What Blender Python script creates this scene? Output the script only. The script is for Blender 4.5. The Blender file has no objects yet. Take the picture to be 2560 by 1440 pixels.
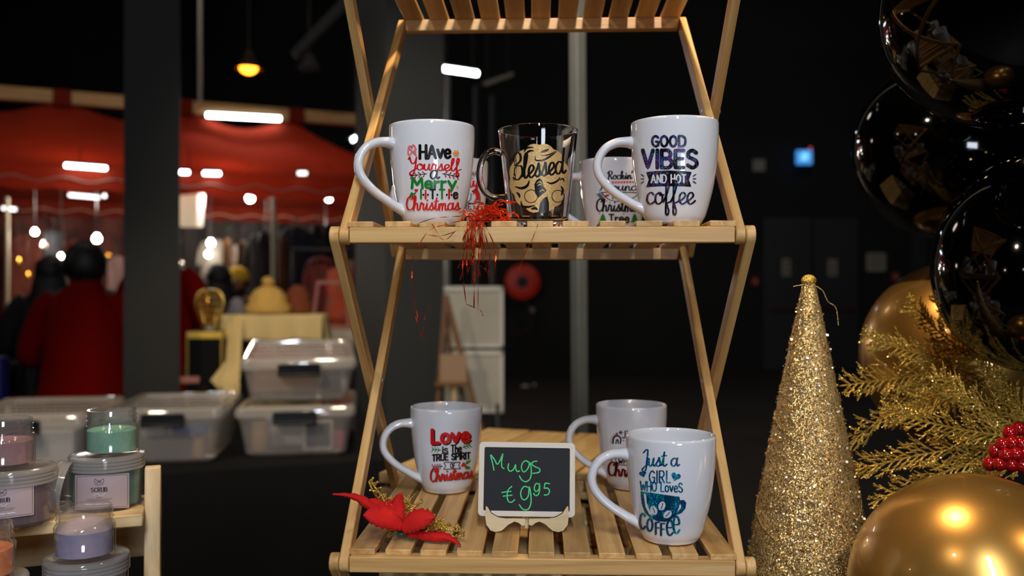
import bpy, bmesh, math, random
from math import sin, cos, pi, radians, sqrt, atan2, hypot, asin
from mathutils import Vector, Matrix
random.seed(7)
SC = bpy.context.scene
COL = SC.collection
# ------------------------------------------------------------------ camera
CX, CY, FP, HC = 1280.0, 725.0, 2240.0, 1.35
cam_d = bpy.data.cameras.new('camera'); cam = bpy.data.objects.new('camera', cam_d); COL.objects.link(cam)
cam.location = (0, 0, HC); cam.rotation_euler = (radians(90) + math.atan(5 / FP), 0, 0)
cam_d.sensor_width = 36; cam_d.lens = 31.5; cam_d.clip_start = 0.05; cam_d.clip_end = 80
cam_d.dof.use_dof = True; cam_d.dof.focus_distance = 0.93; cam_d.dof.aperture_fstop = 4.0
SC.camera = cam
# ------------------------------------------------------------------ world, exposure
w = bpy.data.worlds.new('hall_air'); SC.world = w; w.use_nodes = True
w.node_tree.nodes['Background'].inputs[0].default_value = (0.55, 0.6, 0.7, 1)
w.node_tree.nodes['Background'].inputs[1].default_value = 0.004
SC.view_settings.view_transform = 'Standard'; SC.view_settings.look = 'None'
SC.view_settings.gamma = 1.0; SC.view_settings.exposure = 0.45
SC.cycles.use_denoising = True
SC.cycles.max_bounces = 10; SC.cycles.transparent_max_bounces = 24; SC.cycles.transmission_bounces = 10
SC.cycles.sample_clamp_indirect = 6.0
SC.cycles.caustics_reflective = False; SC.cycles.caustics_refractive = False


def light(name, kind, loc, power, color, size=0.05, target=None, spot=60, size_y=None, blend=0.6):
    d = bpy.data.lights.new(name, kind); o = bpy.data.objects.new(name, d); COL.objects.link(o)
    o.location = loc; d.energy = power; d.color = color
    if kind == 'AREA':
        d.size = size
        if size_y: d.shape = 'RECTANGLE'; d.size_y = size_y
    else:
        d.shadow_soft_size = size
    if kind == 'SPOT':
        d.spot_size = radians(spot); d.spot_blend = blend
    if target is not None:
        o.rotation_euler = (Vector(target) - Vector(loc)).to_track_quat('-Z', 'Y').to_euler()
    return o


WARM = (1.0, 0.74, 0.44); COOL = (0.80, 0.88, 1.0); SOFT = (1.0, 0.84, 0.66)
# stall lamps over the mug stand (their fittings are above the picture)
light('stall_spot_lamp', 'SPOT', (0.17, 1.0, 2.45), 38, WARM, 0.02, (0.03, 1.05, 1.2), 85)
light('stall_bulb_rear', 'POINT', (0.95, 1.75, 2.25), 3.0, WARM, 0.03)
light('stall_bulb_front', 'POINT', (-0.40, 0.18, 2.30), 5.5, SOFT, 0.03)
# tube fitting on the ceiling behind the photographer
light('hall_tube_lamp', 'AREA', (0.10, -1.3, 2.75), 34, COOL, 0.12, (0.05, 0.9, 1.25), size_y=1.5)
light('lit_booth_light', 'AREA', (1.25, -4.0, 0.95), 22, COOL, 1.0, (.1, 1, 1.3), size_y=.6)  # lit booth behind the photographer, inferred from the mug reflections
for _i, (_x, _y, _z, _p) in enumerate([(-1.7, -0.3, 2.0, .8), (-1.2, -1.2, 2.1, .8), (-0.6, -1.7, 2.15, .8), (0.7, -1.6, 2.2, .8),
                                      (1.3, -0.9, 2.2, .8), (1.75, 0.1, 2.1, .8), (-2.0, 0.8, 2.1, .8)]):
    light('string_bulb_light', 'POINT', (_x, _y, _z), _p, SOFT, 0.02)
# unseen fill lights added under the roof and for the dark hall end
light('roof_space_fill', 'POINT', (-3.0, 6.8, 5.0), 16, (1, .85, .7), .3)
light('hall_dim_fill', 'AREA', (3.5, 9.0, 6.2), 26, (1, .92, .82), 1.5, (3.5, 12, 1))
light('board_fill_spot', 'SPOT', (-0.2, 1.9, 3.9), 190, (1, .86, .66), .15, (-0.05, 4.6, 1.0), 62)  # added spot without a fitting, brightens the display board and post
light('box_fill_spot', 'SPOT', (-1.45, 1.7, 2.25), 60, (1, .82, .62), .08, (-1.15, 3.3, .85), 64)  # added spot to brighten the storage boxes, no lamp known there
light('side_fill_light', 'POINT', (1.15, 0.30, 2.30), 9.0, WARM, 0.03)  # added warm light to brighten the cone tree and branches
light('jar_fill_spot', 'SPOT', (-.75, .35, 2.2), 2.2, SOFT, .03, (-.45, 1.05, 1.1), 60)  # added unseen spot that lifts the scrub jars


def P(px, py, y):
    return Vector(((px - CX) / FP * y, y, HC - (py - CY) / FP * y))


# ------------------------------------------------------------------ mesh building
def basis(p0, p1, up=(0, 0, 1)):
    x = (Vector(p1) - Vector(p0)).normalized(); u = Vector(up)
    if abs(x.dot(u)) > .98: u = Vector((0, 1, 0))
    y = u.cross(x).normalized(); z = x.cross(y)
    return Matrix((x, y, z)).transposed()


class MB:
    def __init__(s):
        s.v = []; s.f = []; s.mi = []; s.tone = []; s.gr = []

    def add(s, vs, fs, mi=0, tone=.5, gr=None):
        b = len(s.v); s.v += [tuple(v) for v in vs]
        s.gr += [tuple(g) for g in gr] if gr else [tuple(v) for v in vs]
        for f in fs:
            s.f.append(tuple(b + i for i in f)); s.mi.append(mi); s.tone.append(tone)

    def box(s, c, d, R=None, tone=.5, mi=0):
        c = Vector(c); off = random.uniform(0, 20)
        ax = max(range(3), key=lambda i: d[i])
        vs = []; gr = []
        for i in range(8):
            l = Vector(((i & 1) - .5, (i >> 1 & 1) - .5, (i >> 2 & 1) - .5)); l = Vector((l.x * d[0], l.y * d[1], l.z * d[2]))
            g = (l[ax] + off, l[(ax + 1) % 3] + off * .37, l[(ax + 2) % 3] + off * .11); gr.append(g)
            vs.append(c + (R @ l if R is not None else l))
        s.add(vs, [(0, 2, 3, 1), (4, 5, 7, 6), (0, 1, 5, 4), (2, 6, 7, 3), (0, 4, 6, 2), (1, 3, 7, 5)], mi, tone, gr)
        return s

    def bar(s, p0, p1, wy, wz, up=(0, 0, 1), tone=.5, mi=0):
        p0 = Vector(p0); p1 = Vector(p1)
        return s.box((p0 + p1) / 2, ((p1 - p0).length, wy, wz), basis(p0, p1, up), tone, mi)

    def tube(s, pts, r, n=8, closed=False, mi=0, tone=.5, cap=True, flat=None):
        pts = [Vector(p) for p in pts]; N = len(pts)
        rs = r if isinstance(r, (list, tuple)) else [r] * N
        T = []
        for i in range(N):
            a = pts[(i - 1) % N] if closed or i > 0 else pts[0]; b = pts[(i + 1) % N] if closed or i < N - 1 else pts[-1]
            t = (b - a); T.append(t.normalized() if t.length > 1e-9 else Vector((0, 0, 1)))
        u = Vector((0, 0, 1)) if flat is None else Vector(flat)
        if abs(u.dot(T[0])) > .95: u = Vector((1, 0, 0))
        vs = []; L = 0; gr = []
        for i in range(N):
            if i: L += (pts[i] - pts[i - 1]).length
            u = (u - T[i] * u.dot(T[i])); u = u.normalized() if u.length > 1e-6 else Vector((1, 0, 0))
            b = T[i].cross(u)
            ra, rb = rs[i] if isinstance(rs[i], (list, tuple)) else (rs[i], rs[i])
            for k in range(n):
                a = 2 * pi * k / n; vs.append(pts[i] + u * (cos(a) * ra) + b * (sin(a) * rb)); gr.append((L, cos(a) * ra, sin(a) * rb))
        fs = []
        M = N if closed else N - 1
        for i in range(M):
            for k in range(n):
                j = (i + 1) % N
                fs.append((i * n + k, i * n + (k + 1) % n, j * n + (k + 1) % n, j * n + k))
        if not closed and cap:
            fs.append(tuple(range(n - 1, -1, -1))); fs.append(tuple((N - 1) * n + k for k in range(n)))
        s.add(vs, fs, mi, tone, gr); return s

    def lathe(s, prof, n=48, c=(0, 0, 0), mi=0, tone=.5):
        c = Vector(c); vs = []; fs = []; rows = []
        for r, z in prof:
            if r < 1e-6:
                rows.append([len(vs)]); vs.append(c + Vector((0, 0, z)))
            else:
                rows.append(list(range(len(vs), len(vs) + n)))
                vs += [c + Vector((r * cos(2 * pi * k / n), r * sin(2 * pi * k / n), z)) for k in range(n)]
        for a, b in zip(rows, rows[1:]):
            for k in range(n):
                k2 = (k + 1) % n
                if len(a) == 1 and len(b) == 1: continue
                if len(a) == 1: fs.append((a[0], b[k2], b[k]))
                elif len(b) == 1: fs.append((a[k], a[k2], b[0]))
                else: fs.append((a[k], a[k2], b[k2], b[k]))
        s.add(vs, fs, mi, tone); return s

    def ball(s, c, r, n=16, m=10, mi=0, tone=.5, R=None):
        r = r if isinstance(r, (list, tuple)) else (r, r, r); c = Vector(c); vs = []; fs = []
        for i in range(m + 1):
            t = -pi / 2 + pi * i / m
            for k in range(n if 0 < i < m else 1):
                a = 2 * pi * k / n; p = Vector((r[0] * cos(t) * cos(a), r[1] * cos(t) * sin(a), r[2] * sin(t)))
                vs.append(c + (R @ p if R is not None else p))
        st = lambda i: 0 if i == 0 else 1 + (i - 1) * n
        for i in range(m):
            for k in range(n):
                k2 = (k + 1) % n
                if i == 0: fs.append((0, 1 + k2, 1 + k))
                elif i == m - 1: fs.append((st(i) + k, st(i) + k2, st(m)))
                else: fs.append((st(i) + k, st(i) + k2, st(i + 1) + k2, st(i + 1) + k))
        s.add(vs, fs, mi, tone); return s

    def prism(s, poly, d0, d1, R=None, c=(0, 0, 0), mi=0, tone=.5, mi_side=None):
        """poly in local (x, y), thickness along local z from d0 to d1"""
        c = Vector(c); n = len(poly); vs = []; gr = []
        off = random.uniform(0, 9)
        for d in (d0, d1):
            for x, y in poly:
                p = Vector((x, y, d)); vs.append(c + (R @ p if R is not None else p)); gr.append((x + off, y, d))
        fs = [tuple(range(n - 1, -1, -1)), tuple(range(n, 2 * n))]
        sd = [(k, (k + 1) % n, n + (k + 1) % n, n + k) for k in range(n)]
        s.add(vs, fs + (sd if mi_side is None else []), mi, tone, gr)
        if mi_side is not None: s.add(vs, sd, mi_side, tone, gr)
        return s

    def loft(s, rings, mi=0, tone=.5, cap=True):
        n = len(rings[0]); vs = [p for r in rings for p in r]; fs = []
        for i in range(len(rings) - 1):
            for k in range(n):
                fs.append((i * n + k, i * n + (k + 1) % n, (i + 1) * n + (k + 1) % n, (i + 1) * n + k))
        if cap:
            fs.append(tuple(range(n - 1, -1, -1))); fs.append(tuple((len(rings) - 1) * n + k for k in range(n)))
        s.add(vs, fs, mi, tone); return s

    def grid(s, nx, ny, fn, mi=0, tone=.5):
        vs = [fn(i / nx, j / ny) for j in range(ny + 1) for i in range(nx + 1)]
        s.add(vs, [(j * (nx + 1) + i, j * (nx + 1) + i + 1, (j + 1) * (nx + 1) + i + 1, (j + 1) * (nx + 1) + i) for j in range(ny) for i in range(nx)], mi, tone)
        return s

    def build(s, name, mats, parent=None, smooth=True, bevel=0, seg=2, loc=None, rz=0, label=None, angle=40, solid=0, sub=0):
        me = bpy.data.meshes.new(name); me.from_pydata(s.v, [], s.f)
        for m in (mats if isinstance(mats, (list, tuple)) else [mats]): me.materials.append(m)
        me.polygons.foreach_set('material_index', s.mi)
        a = me.attributes.new('tone', 'FLOAT', 'FACE'); a.data.foreach_set('value', s.tone)
        g = me.attributes.new('grain', 'FLOAT_VECTOR', 'POINT'); g.data.foreach_set('vector', [c for p in s.gr for c in p])
        if smooth:
            me.polygons.foreach_set('use_smooth', [True] * len(me.polygons))
            me.set_sharp_from_angle(angle=radians(angle))
        me.update()
        o = bpy.data.objects.new(name, me); COL.objects.link(o)
        if parent: o.parent = parent
        if loc is not None: o.location = loc
        o.rotation_euler.z = rz
        if label: o['label'] = label
        if solid:
            m = o.modifiers.new('thickness', 'SOLIDIFY'); m.thickness = solid; m.offset = 0
        if bevel:
            m = o.modifiers.new('edge', 'BEVEL'); m.width = bevel; m.segments = seg; m.limit_method = 'ANGLE'; m.angle_limit = radians(40)
        if sub:
            m = o.modifiers.new('round', 'SUBSURF'); m.levels = sub; m.render_levels = sub
        return o


def tag(o, label, cat, group=None, kind=None):
    o['label'] = label; o['category'] = cat
    if group: o['group'] = group
    if kind: o['kind'] = kind
    return o


def thing(name, label, cat, loc=(0, 0, 0), rz=0, group=None):
    o = bpy.data.objects.new(name, None); COL.objects.link(o); o.empty_display_size = .05
    o.location = loc; o.rotation_euler = (0, 0, rz)
    return tag(o, label, cat, group)


def struct(name, mb, m, label, **k):
    o = mb.build(name, m, **k); o['kind'] = 'structure'; o['label'] = label; o['category'] = 'building part'
    return o


def catmull(pts, step):
    if len(pts) < 3:
        q = pts
    else:
        q = []
        ext = [tuple(2 * a - b for a, b in zip(pts[0], pts[1]))] + list(pts) + [tuple(2 * a - b for a, b in zip(pts[-1], pts[-2]))]
        for i in range(1, len(ext) - 2):
            p0, p1, p2, p3 = ext[i - 1:i + 3]
            for k in range(8):
                t = k / 8
                q.append(tuple(.5 * (2 * b + (c - a) * t + (2 * a - 5 * b + 4 * c - d) * t * t + (3 * b - a - 3 * c + d) * t ** 3) for a, b, c, d in zip(p0, p1, p2, p3)))
        q.append(tuple(pts[-1]))
    return resample(q, step)


def resample(q, step):
    out = [q[0]]
    for a, b in zip(q, q[1:]):
        L = math.dist(a, b); n = max(1, int(math.ceil(L / step)))
        for k in range(1, n + 1):
            out.append(tuple(x + (y - x) * k / n for x, y in zip(a, b)))
    return out


# ------------------------------------------------------------------ materials
def lin(c):
    return tuple((x / 12.92 if x <= .04045 else ((x + .055) / 1.055) ** 2.4) for x in c[:3]) + (1,)


def M(name, col, rough=.5, metal=0, noise=None, bump=0, bscale=80, **kw):
    m = bpy.data.materials.new(name); m.use_nodes = True; nt = m.node_tree; b = nt.nodes['Principled BSDF']
    b.inputs['Base Color'].default_value = lin(col); b.inputs['Roughness'].default_value = rough; b.inputs['Metallic'].default_value = metal
    for k, v in kw.items():
        b.inputs[k.replace('_', ' ')].default_value = v
    if noise:
        col2, sc = noise
        tc = nt.nodes.new('ShaderNodeTexCoord'); n = nt.nodes.new('ShaderNodeTexNoise'); n.inputs['Scale'].default_value = sc; n.inputs['Detail'].default_value = 4
        r = nt.nodes.new('ShaderNodeValToRGB'); r.color_ramp.elements[0].position = .35; r.color_ramp.elements[1].position = .68
        r.color_ramp.elements[0].color = lin(col); r.color_ramp.elements[1].color = lin(col2)
        nt.links.new(tc.outputs['Object'], n.inputs['Vector']); nt.links.new(n.outputs['Fac'], r.inputs['Fac']); nt.links.new(r.outputs['Color'], b.inputs['Base Color'])
    if bump:
        tc = nt.nodes.new('ShaderNodeTexCoord'); n = nt.nodes.new('ShaderNodeTexNoise'); n.inputs['Scale'].default_value = bscale; n.inputs['Detail'].default_value = 5
        bp = nt.nodes.new('ShaderNodeBump'); bp.inputs['Strength'].default_value = bump; bp.inputs['Distance'].default_value = .002
        nt.links.new(tc.outputs['Object'], n.inputs['Vector']); nt.links.new(n.outputs['Fac'], bp.inputs['Height']); nt.links.new(bp.outputs['Normal'], b.inputs['Normal'])
    return m


def wood(name, c1, c2, c3, rough=.45, sx=3, sy=55, tonevar=.35):
    m = bpy.data.materials.new(name); m.use_nodes = True; nt = m.node_tree; N = nt.nodes; Lk = nt.links; b = N['Principled BSDF']
    b.inputs['Roughness'].default_value = rough
    at = N.new('ShaderNodeAttribute'); at.attribute_name = 'grain'
    mp = N.new('ShaderNodeMapping'); mp.inputs['Scale'].default_value = (sx, sy, sy)
    Lk.new(at.outputs['Vector'], mp.inputs['Vector'])
    n1 = N.new('ShaderNodeTexNoise'); n1.inputs['Scale'].default_value = 1.6; n1.inputs['Detail'].default_value = 5; n1.inputs['Distortion'].default_value = .6
    Lk.new(mp.outputs['Vector'], n1.inputs['Vector'])
    r = N.new('ShaderNodeValToRGB'); e = r.color_ramp.elements; e[0].position = .3; e[1].position = .72; e[0].color = lin(c1); e[1].color = lin(c3)
    x = e.new(.52); x.color = lin(c2)
    Lk.new(n1.outputs['Fac'], r.inputs['Fac'])
    mp2 = N.new('ShaderNodeMapping'); mp2.inputs['Scale'].default_value = (sx * 6, sy * 7, sy * 7); Lk.new(at.outputs['Vector'], mp2.inputs['Vector'])
    n2 = N.new('ShaderNodeTexNoise'); n2.inputs['Scale'].default_value = 1.5; n2.inputs['Detail'].default_value = 3; Lk.new(mp2.outputs['Vector'], n2.inputs['Vector'])
    t = N.new('ShaderNodeAttribute'); t.attribute_name = 'tone'
    ml = N.new('ShaderNodeMath'); ml.operation = 'MULTIPLY_ADD'; ml.inputs[1].default_value = tonevar; ml.inputs[2].default_value = 1 - tonevar * .75
    Lk.new(t.outputs['Fac'], ml.inputs[0])
    ad = N.new('ShaderNodeMath'); ad.operation = 'MULTIPLY_ADD'; ad.inputs[1].default_value = .22; ad.inputs[2].default_value = .89; Lk.new(n2.outputs['Fac'], ad.inputs[0])
    mm = N.new('ShaderNodeMath'); mm.operation = 'MULTIPLY'; Lk.new(ml.outputs[0], mm.inputs[0]); Lk.new(ad.outputs[0], mm.inputs[1])
    mx = N.new('ShaderNodeVectorMath'); mx.operation = 'SCALE'; Lk.new(r.outputs['Color'], mx.inputs[0]); Lk.new(mm.outputs[0], mx.inputs['Scale'])
    Lk.new(mx.outputs[0], b.inputs['Base Color'])
    bp = N.new('ShaderNodeBump'); bp.inputs['Strength'].default_value = .12; bp.inputs['Distance'].default_value = .001
    Lk.new(n2.outputs['Fac'], bp.inputs['Height']); Lk.new(bp.outputs['Normal'], b.inputs['Normal'])
    return m


def emit(name, col, strength):
    m = bpy.data.materials.new(name); m.use_nodes = True; nt = m.node_tree; b = nt.nodes['Principled BSDF']
    b.inputs['Base Color'].default_value = (.8, .8, .8, 1); b.inputs['Emission Color'].default_value = lin(col); b.inputs['Emission Strength'].default_value = strength
    return m


def clear(name, col=(.95, .95, .95), body=.0, rough=.08, fres=1.45, diffuse=(.8, .8, .8)):
    """thin clear plastic: see-through with a fresnel gloss and a little milky body"""
    m = bpy.data.materials.new(name); m.use_nodes = True; nt = m.node_tree; N = nt.nodes; L = nt.links
    N.remove(N['Principled BSDF']); out = N['Material Output']
    tr = N.new('ShaderNodeBsdfTransparent'); tr.inputs[0].default_value = lin(col)
    df = N.new('ShaderNodeBsdfDiffuse'); df.inputs[0].default_value = lin(diffuse)
    tl = N.new('ShaderNodeBsdfTranslucent'); tl.inputs[0].default_value = lin(diffuse)
    m0 = N.new('ShaderNodeMixShader'); m0.inputs[0].default_value = .4; L.new(df.outputs[0], m0.inputs[1]); L.new(tl.outputs[0], m0.inputs[2])
    m1 = N.new('ShaderNodeMixShader'); m1.inputs[0].default_value = body; L.new(tr.outputs[0], m1.inputs[1]); L.new(m0.outputs[0], m1.inputs[2])
    gl = N.new('ShaderNodeBsdfGlossy'); gl.inputs['Roughness'].default_value = rough
    lw = N.new('ShaderNodeLayerWeight'); lw.inputs['Blend'].default_value = .5
    pw = N.new('ShaderNodeMath'); pw.operation = 'POWER'; pw.inputs[1].default_value = 4.5; L.new(lw.outputs['Facing'], pw.inputs[0])
    fr = N.new('ShaderNodeMath'); fr.operation = 'MULTIPLY_ADD'; fr.inputs[1].default_value = .75; fr.inputs[2].default_value = (fres - 1) * .1; L.new(pw.outputs[0], fr.inputs[0])
    m2 = N.new('ShaderNodeMixShader'); L.new(fr.outputs[0], m2.inputs[0]); L.new(m1.outputs[0], m2.inputs[1]); L.new(gl.outputs[0], m2.inputs[2])
    L.new(m2.outputs[0], out.inputs[0])
    return m


def glitter(name, c1, c2, scale, rough=.25, amount=.9, metal=1.0):
    """flake surface: every cell has its own facing direction"""
    m = bpy.data.materials.new(name); m.use_nodes = True; nt = m.node_tree; N = nt.nodes; L = nt.links; b = N['Principled BSDF']
    tc = N.new('ShaderNodeTexCoord'); v = N.new('ShaderNodeTexVoronoi'); v.inputs['Scale'].default_value = scale
    L.new(tc.outputs['Object'], v.inputs['Vector'])
    sub = N.new('ShaderNodeVectorMath'); sub.operation = 'SUBTRACT'; sub.inputs[1].default_value = (.5, .5, .5); L.new(v.outputs['Color'], sub.inputs[0])
    sc = N.new('ShaderNodeVectorMath'); sc.operation = 'SCALE'; sc.inputs['Scale'].default_value = amount; L.new(sub.outputs[0], sc.inputs[0])
    ge = N.new('ShaderNodeNewGeometry'); ad = N.new('ShaderNodeVectorMath'); L.new(ge.outputs['Normal'], ad.inputs[0]); L.new(sc.outputs[0], ad.inputs[1])
    nm = N.new('ShaderNodeVectorMath'); nm.operation = 'NORMALIZE'; L.new(ad.outputs[0], nm.inputs[0]); L.new(nm.outputs[0], b.inputs['Normal'])
    mx = N.new('ShaderNodeMix'); mx.data_type = 'RGBA'; mx.inputs[6].default_value = lin(c1); mx.inputs[7].default_value = lin(c2)
    sp = N.new('ShaderNodeSeparateColor'); L.new(v.outputs['Color'], sp.inputs[0]); L.new(sp.outputs[0], mx.inputs[0]); L.new(mx.outputs[2], b.inputs['Base Color'])
    b.inputs['Roughness'].default_value = rough; b.inputs['Metallic'].default_value = metal
    return m


def holo(name, base, stops, scale, thr=.62):
    """holographic vinyl: foil grains of several colours, sparkle put into the colour in patches"""
    m = bpy.data.materials.new(name); m.use_nodes = True; nt = m.node_tree; N = nt.nodes; L = nt.links; b = N['Principled BSDF']
    tc = N.new('ShaderNodeTexCoord'); v = N.new('ShaderNodeTexVoronoi'); v.inputs['Scale'].default_value = scale; L.new(tc.outputs['Object'], v.inputs['Vector'])
    mp = N.new('ShaderNodeMapping'); mp.inputs['Scale'].default_value = (1, 1, .55); L.new(tc.outputs['Object'], mp.inputs['Vector'])
    n = N.new('ShaderNodeTexNoise'); n.inputs['Scale'].default_value = 95; n.inputs['Detail'].default_value = 1; L.new(mp.outputs[0], n.inputs['Vector'])
    sp = N.new('ShaderNodeSeparateColor'); L.new(v.outputs['Color'], sp.inputs[0])
    r = N.new('ShaderNodeValToRGB'); r.color_ramp.interpolation = 'CONSTANT'; e = r.color_ramp.elements
    e[0].position = 0; e[0].color = lin(stops[0]); e[1].position = 1 / len(stops); e[1].color = lin(stops[1])
    for i, c in enumerate(stops[2:], 2):
        x = e.new(i / len(stops)); x.color = lin(c)
    L.new(sp.outputs[0], r.inputs[0])
    g = N.new('ShaderNodeMath'); g.operation = 'MULTIPLY_ADD'; g.inputs[1].default_value = .32; L.new(sp.outputs[1], g.inputs[0]); L.new(n.outputs['Fac'], g.inputs[2])
    t = N.new('ShaderNodeMath'); t.operation = 'GREATER_THAN'; t.inputs[1].default_value = thr; L.new(g.outputs[0], t.inputs[0])
    mx = N.new('ShaderNodeMix'); mx.data_type = 'RGBA'; mx.inputs[6].default_value = lin(base); L.new(r.outputs[0], mx.inputs[7]); L.new(t.outputs[0], mx.inputs[0])
    L.new(mx.outputs[2], b.inputs['Base Color']); b.inputs['Metallic'].default_value = .25; b.inputs['Roughness'].default_value = .3
    return m


BAMBOO = wood('bamboo', (.77, .57, .32), (.86, .67, .41), (.91, .75, .50), .42, 2.5, 60, .46)
PINE = wood('pine', (.76, .63, .44), (.84, .72, .53), (.88, .78, .60), .5, 3, 45, .12)
CRATE = wood('crate_wood', (.72, .58, .38), (.84, .71, .49), (.90, .78, .57), .65, 4, 30, .3)
PLY = wood('thin_plywood', (.84, .74, .56), (.88, .79, .62), (.90, .82, .66), .55, 3, 40, .1)
BURNT = M('laser_burnt_edge', (.36, .19, .07), .7)
GLUELAM = wood('beam_wood', (.66, .50, .31), (.74, .58, .37), (.80, .64, .42), .6, 1, 12, .2)
CERAMIC = M('white_glazed_ceramic', (.88, .88, .895), .07, Coat_Weight=.3, Coat_Roughness=.03, noise=((.87, .87, .885), 6))
INK_BLACK = M('black_vinyl', (.035, .03, .04), .3); INK_RED = M('red_vinyl', (.82, .08, .10), .32); INK_GREEN = M('green_vinyl', (.10, .48, .16), .35)
INK_DKGREEN = M('dark_green_vinyl', (.06, .22, .09), .35); INK_ORANGE = M('orange_vinyl', (.90, .58, .16), .35); INK_WHITE = M('white_vinyl', (.88, .88, .9), .3)
INK_GOLD = glitter('gold_foil_print', (.88, .74, .50), (.80, .66, .42), 1800, .45, .35, .35)
INK_PINK = M('pale_red_vinyl', (.9, .42, .42), .35)
HOLO_DARK = holo('dark_holographic_vinyl', (.05, .03, .09), [(.08, .04, .16), (.10, .12, .75), (.05, .62, .35), (.65, .22, .10), (.10, .30, .80), (.45, .14, .20)], 1500, .68)
HOLO_TEAL = holo('teal_holographic_vinyl', (.0, .24, .36), [(.0, .36, .42), (.05, .10, .90), (.0, .75, .45), (.0, .30, .62), (.10, .85, .60), (.04, .16, .75)], 1500, .70)
GLASS = M('clear_glass', (1, 1, 1), .0, IOR=1.47, Transmission_Weight=1.0)
PAPER = M('white_paper', (.86, .85, .83), .7)
CHALKBOARD = M('slate_black', (.085, .095, .115), .75, noise=((.10, .11, .13), 30))
CHALK = M('green_chalk', (.36, .90, .56), .8, noise=((.24, .74, .45), 600))
WHITEWOOD = M('whitewashed_frame', (.86, .82, .76), .55)
BLACKCLOTH = M('black_cloth', (.034, .032, .032), .9, Specular_IOR_Level=.2, bump=.3, bscale=400, noise=((.045, .042, .041), 5))
DARKSTEEL = M('painted_dark_steel', (.085, .085, .085), .55, noise=((.095, .095, .095), 3))
GREYSTEEL = M('grey_painted_column', (.21, .215, .215), .6)
GALV = M('galvanised_steel', (.56, .56, .51), .5, .2, noise=((.58, .58, .55), 25))
LIGHTMETAL = M('light_metal', (.70, .70, .68), .4, .5)
BLACKPLASTIC = M('black_plastic', (.03, .03, .032), .4)
BALLOON_BLACK = M('black_latex', (.008, .007, .007), .07, Coat_Weight=.2, Specular_IOR_Level=.55)
BALLOON_GOLD = M('gold_chrome_latex', (.74, .55, .27), .30, .80, noise=((.76, .58, .30), 9), Coat_Weight=.5, Coat_Roughness=.05)
GOLD_THREAD = glitter('gold_thread_cone', (.70, .56, .32), (.86, .75, .52), 900, .40, 1.1, .6)
GOLD_FLAKE = M('gold_sequin', (.98, .84, .55), .36, 1.0)
SILVER_FLAKE = M('champagne_sequin', (.98, .94, .86), .36, 1.0)
GOLD_GLITTER = glitter('gold_glitter', (.76, .58, .18), (.98, .84, .42), 1300, .40, 1.2, .7)
BERRY = M('red_lacquer', (.56, .02, .035), .12, Coat_Weight=.5)
RED_FELT = M('red_felt', (.84, .06, .05), .85, bump=.3, bscale=900)
RED_FOIL = M('red_metal_foil', (.98, .30, .16), .25, .85)
GREEN_PICK = M('green_plastic_sprig', (.10, .32, .18), .5)
REDCANOPY = M('red_canopy_fabric', (.49, .165, .115), 1.0, noise=((.45, .15, .10), 4), Specular_IOR_Level=.0)
_n = REDCANOPY.node_tree; _t = _n.nodes.new('ShaderNodeBsdfTranslucent'); _t.inputs[0].default_value = lin((.66, .17, .08)); _x = _n.nodes.new('ShaderNodeMixShader'); _x.inputs[0].default_value = .14
_n.links.new(_n.nodes['Principled BSDF'].outputs[0], _x.inputs[1]); _n.links.new(_t.outputs[0], _x.inputs[2]); _n.links.new(_x.outputs[0], _n.nodes['Material Output'].inputs[0])
WAVE = M('pale_wave_trim', (.72, .55, .48), .6)
CLEARPLASTIC = clear('clear_jar_plastic', (.97, .97, .97), .06, .05, 1.9, (.85, .85, .86))
LIDPLASTIC = clear('clear_lid_plastic', (.95, .95, .95), .36, .10, 1.6, (.84, .82, .81))
BOXPLASTIC = clear('frosted_box_plastic', (.96, .96, .96), .22, .15, 1.5, (.88, .86, .84))
BOXLID = clear('frosted_lid_plastic', (.95, .95, .95), .46, .05, 1.9, (.90, .87, .83))
BULB = emit('bulb_glow', (1, .96, .88), 32); TUBE = emit('tube_glow', (.92, .98, 1), 14); TUBE_DIM = emit('tube_glow_dim', (.95, .95, .95), 3.0)
SODIUM = emit('sodium_lamp_glow', (1, .52, .10), 9); SIGNBLUE = emit('lit_sign_face', (.10, .52, .85), .75); LANTERN = emit('paper_lantern_glow', (1, .88, .72), .35)
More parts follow.
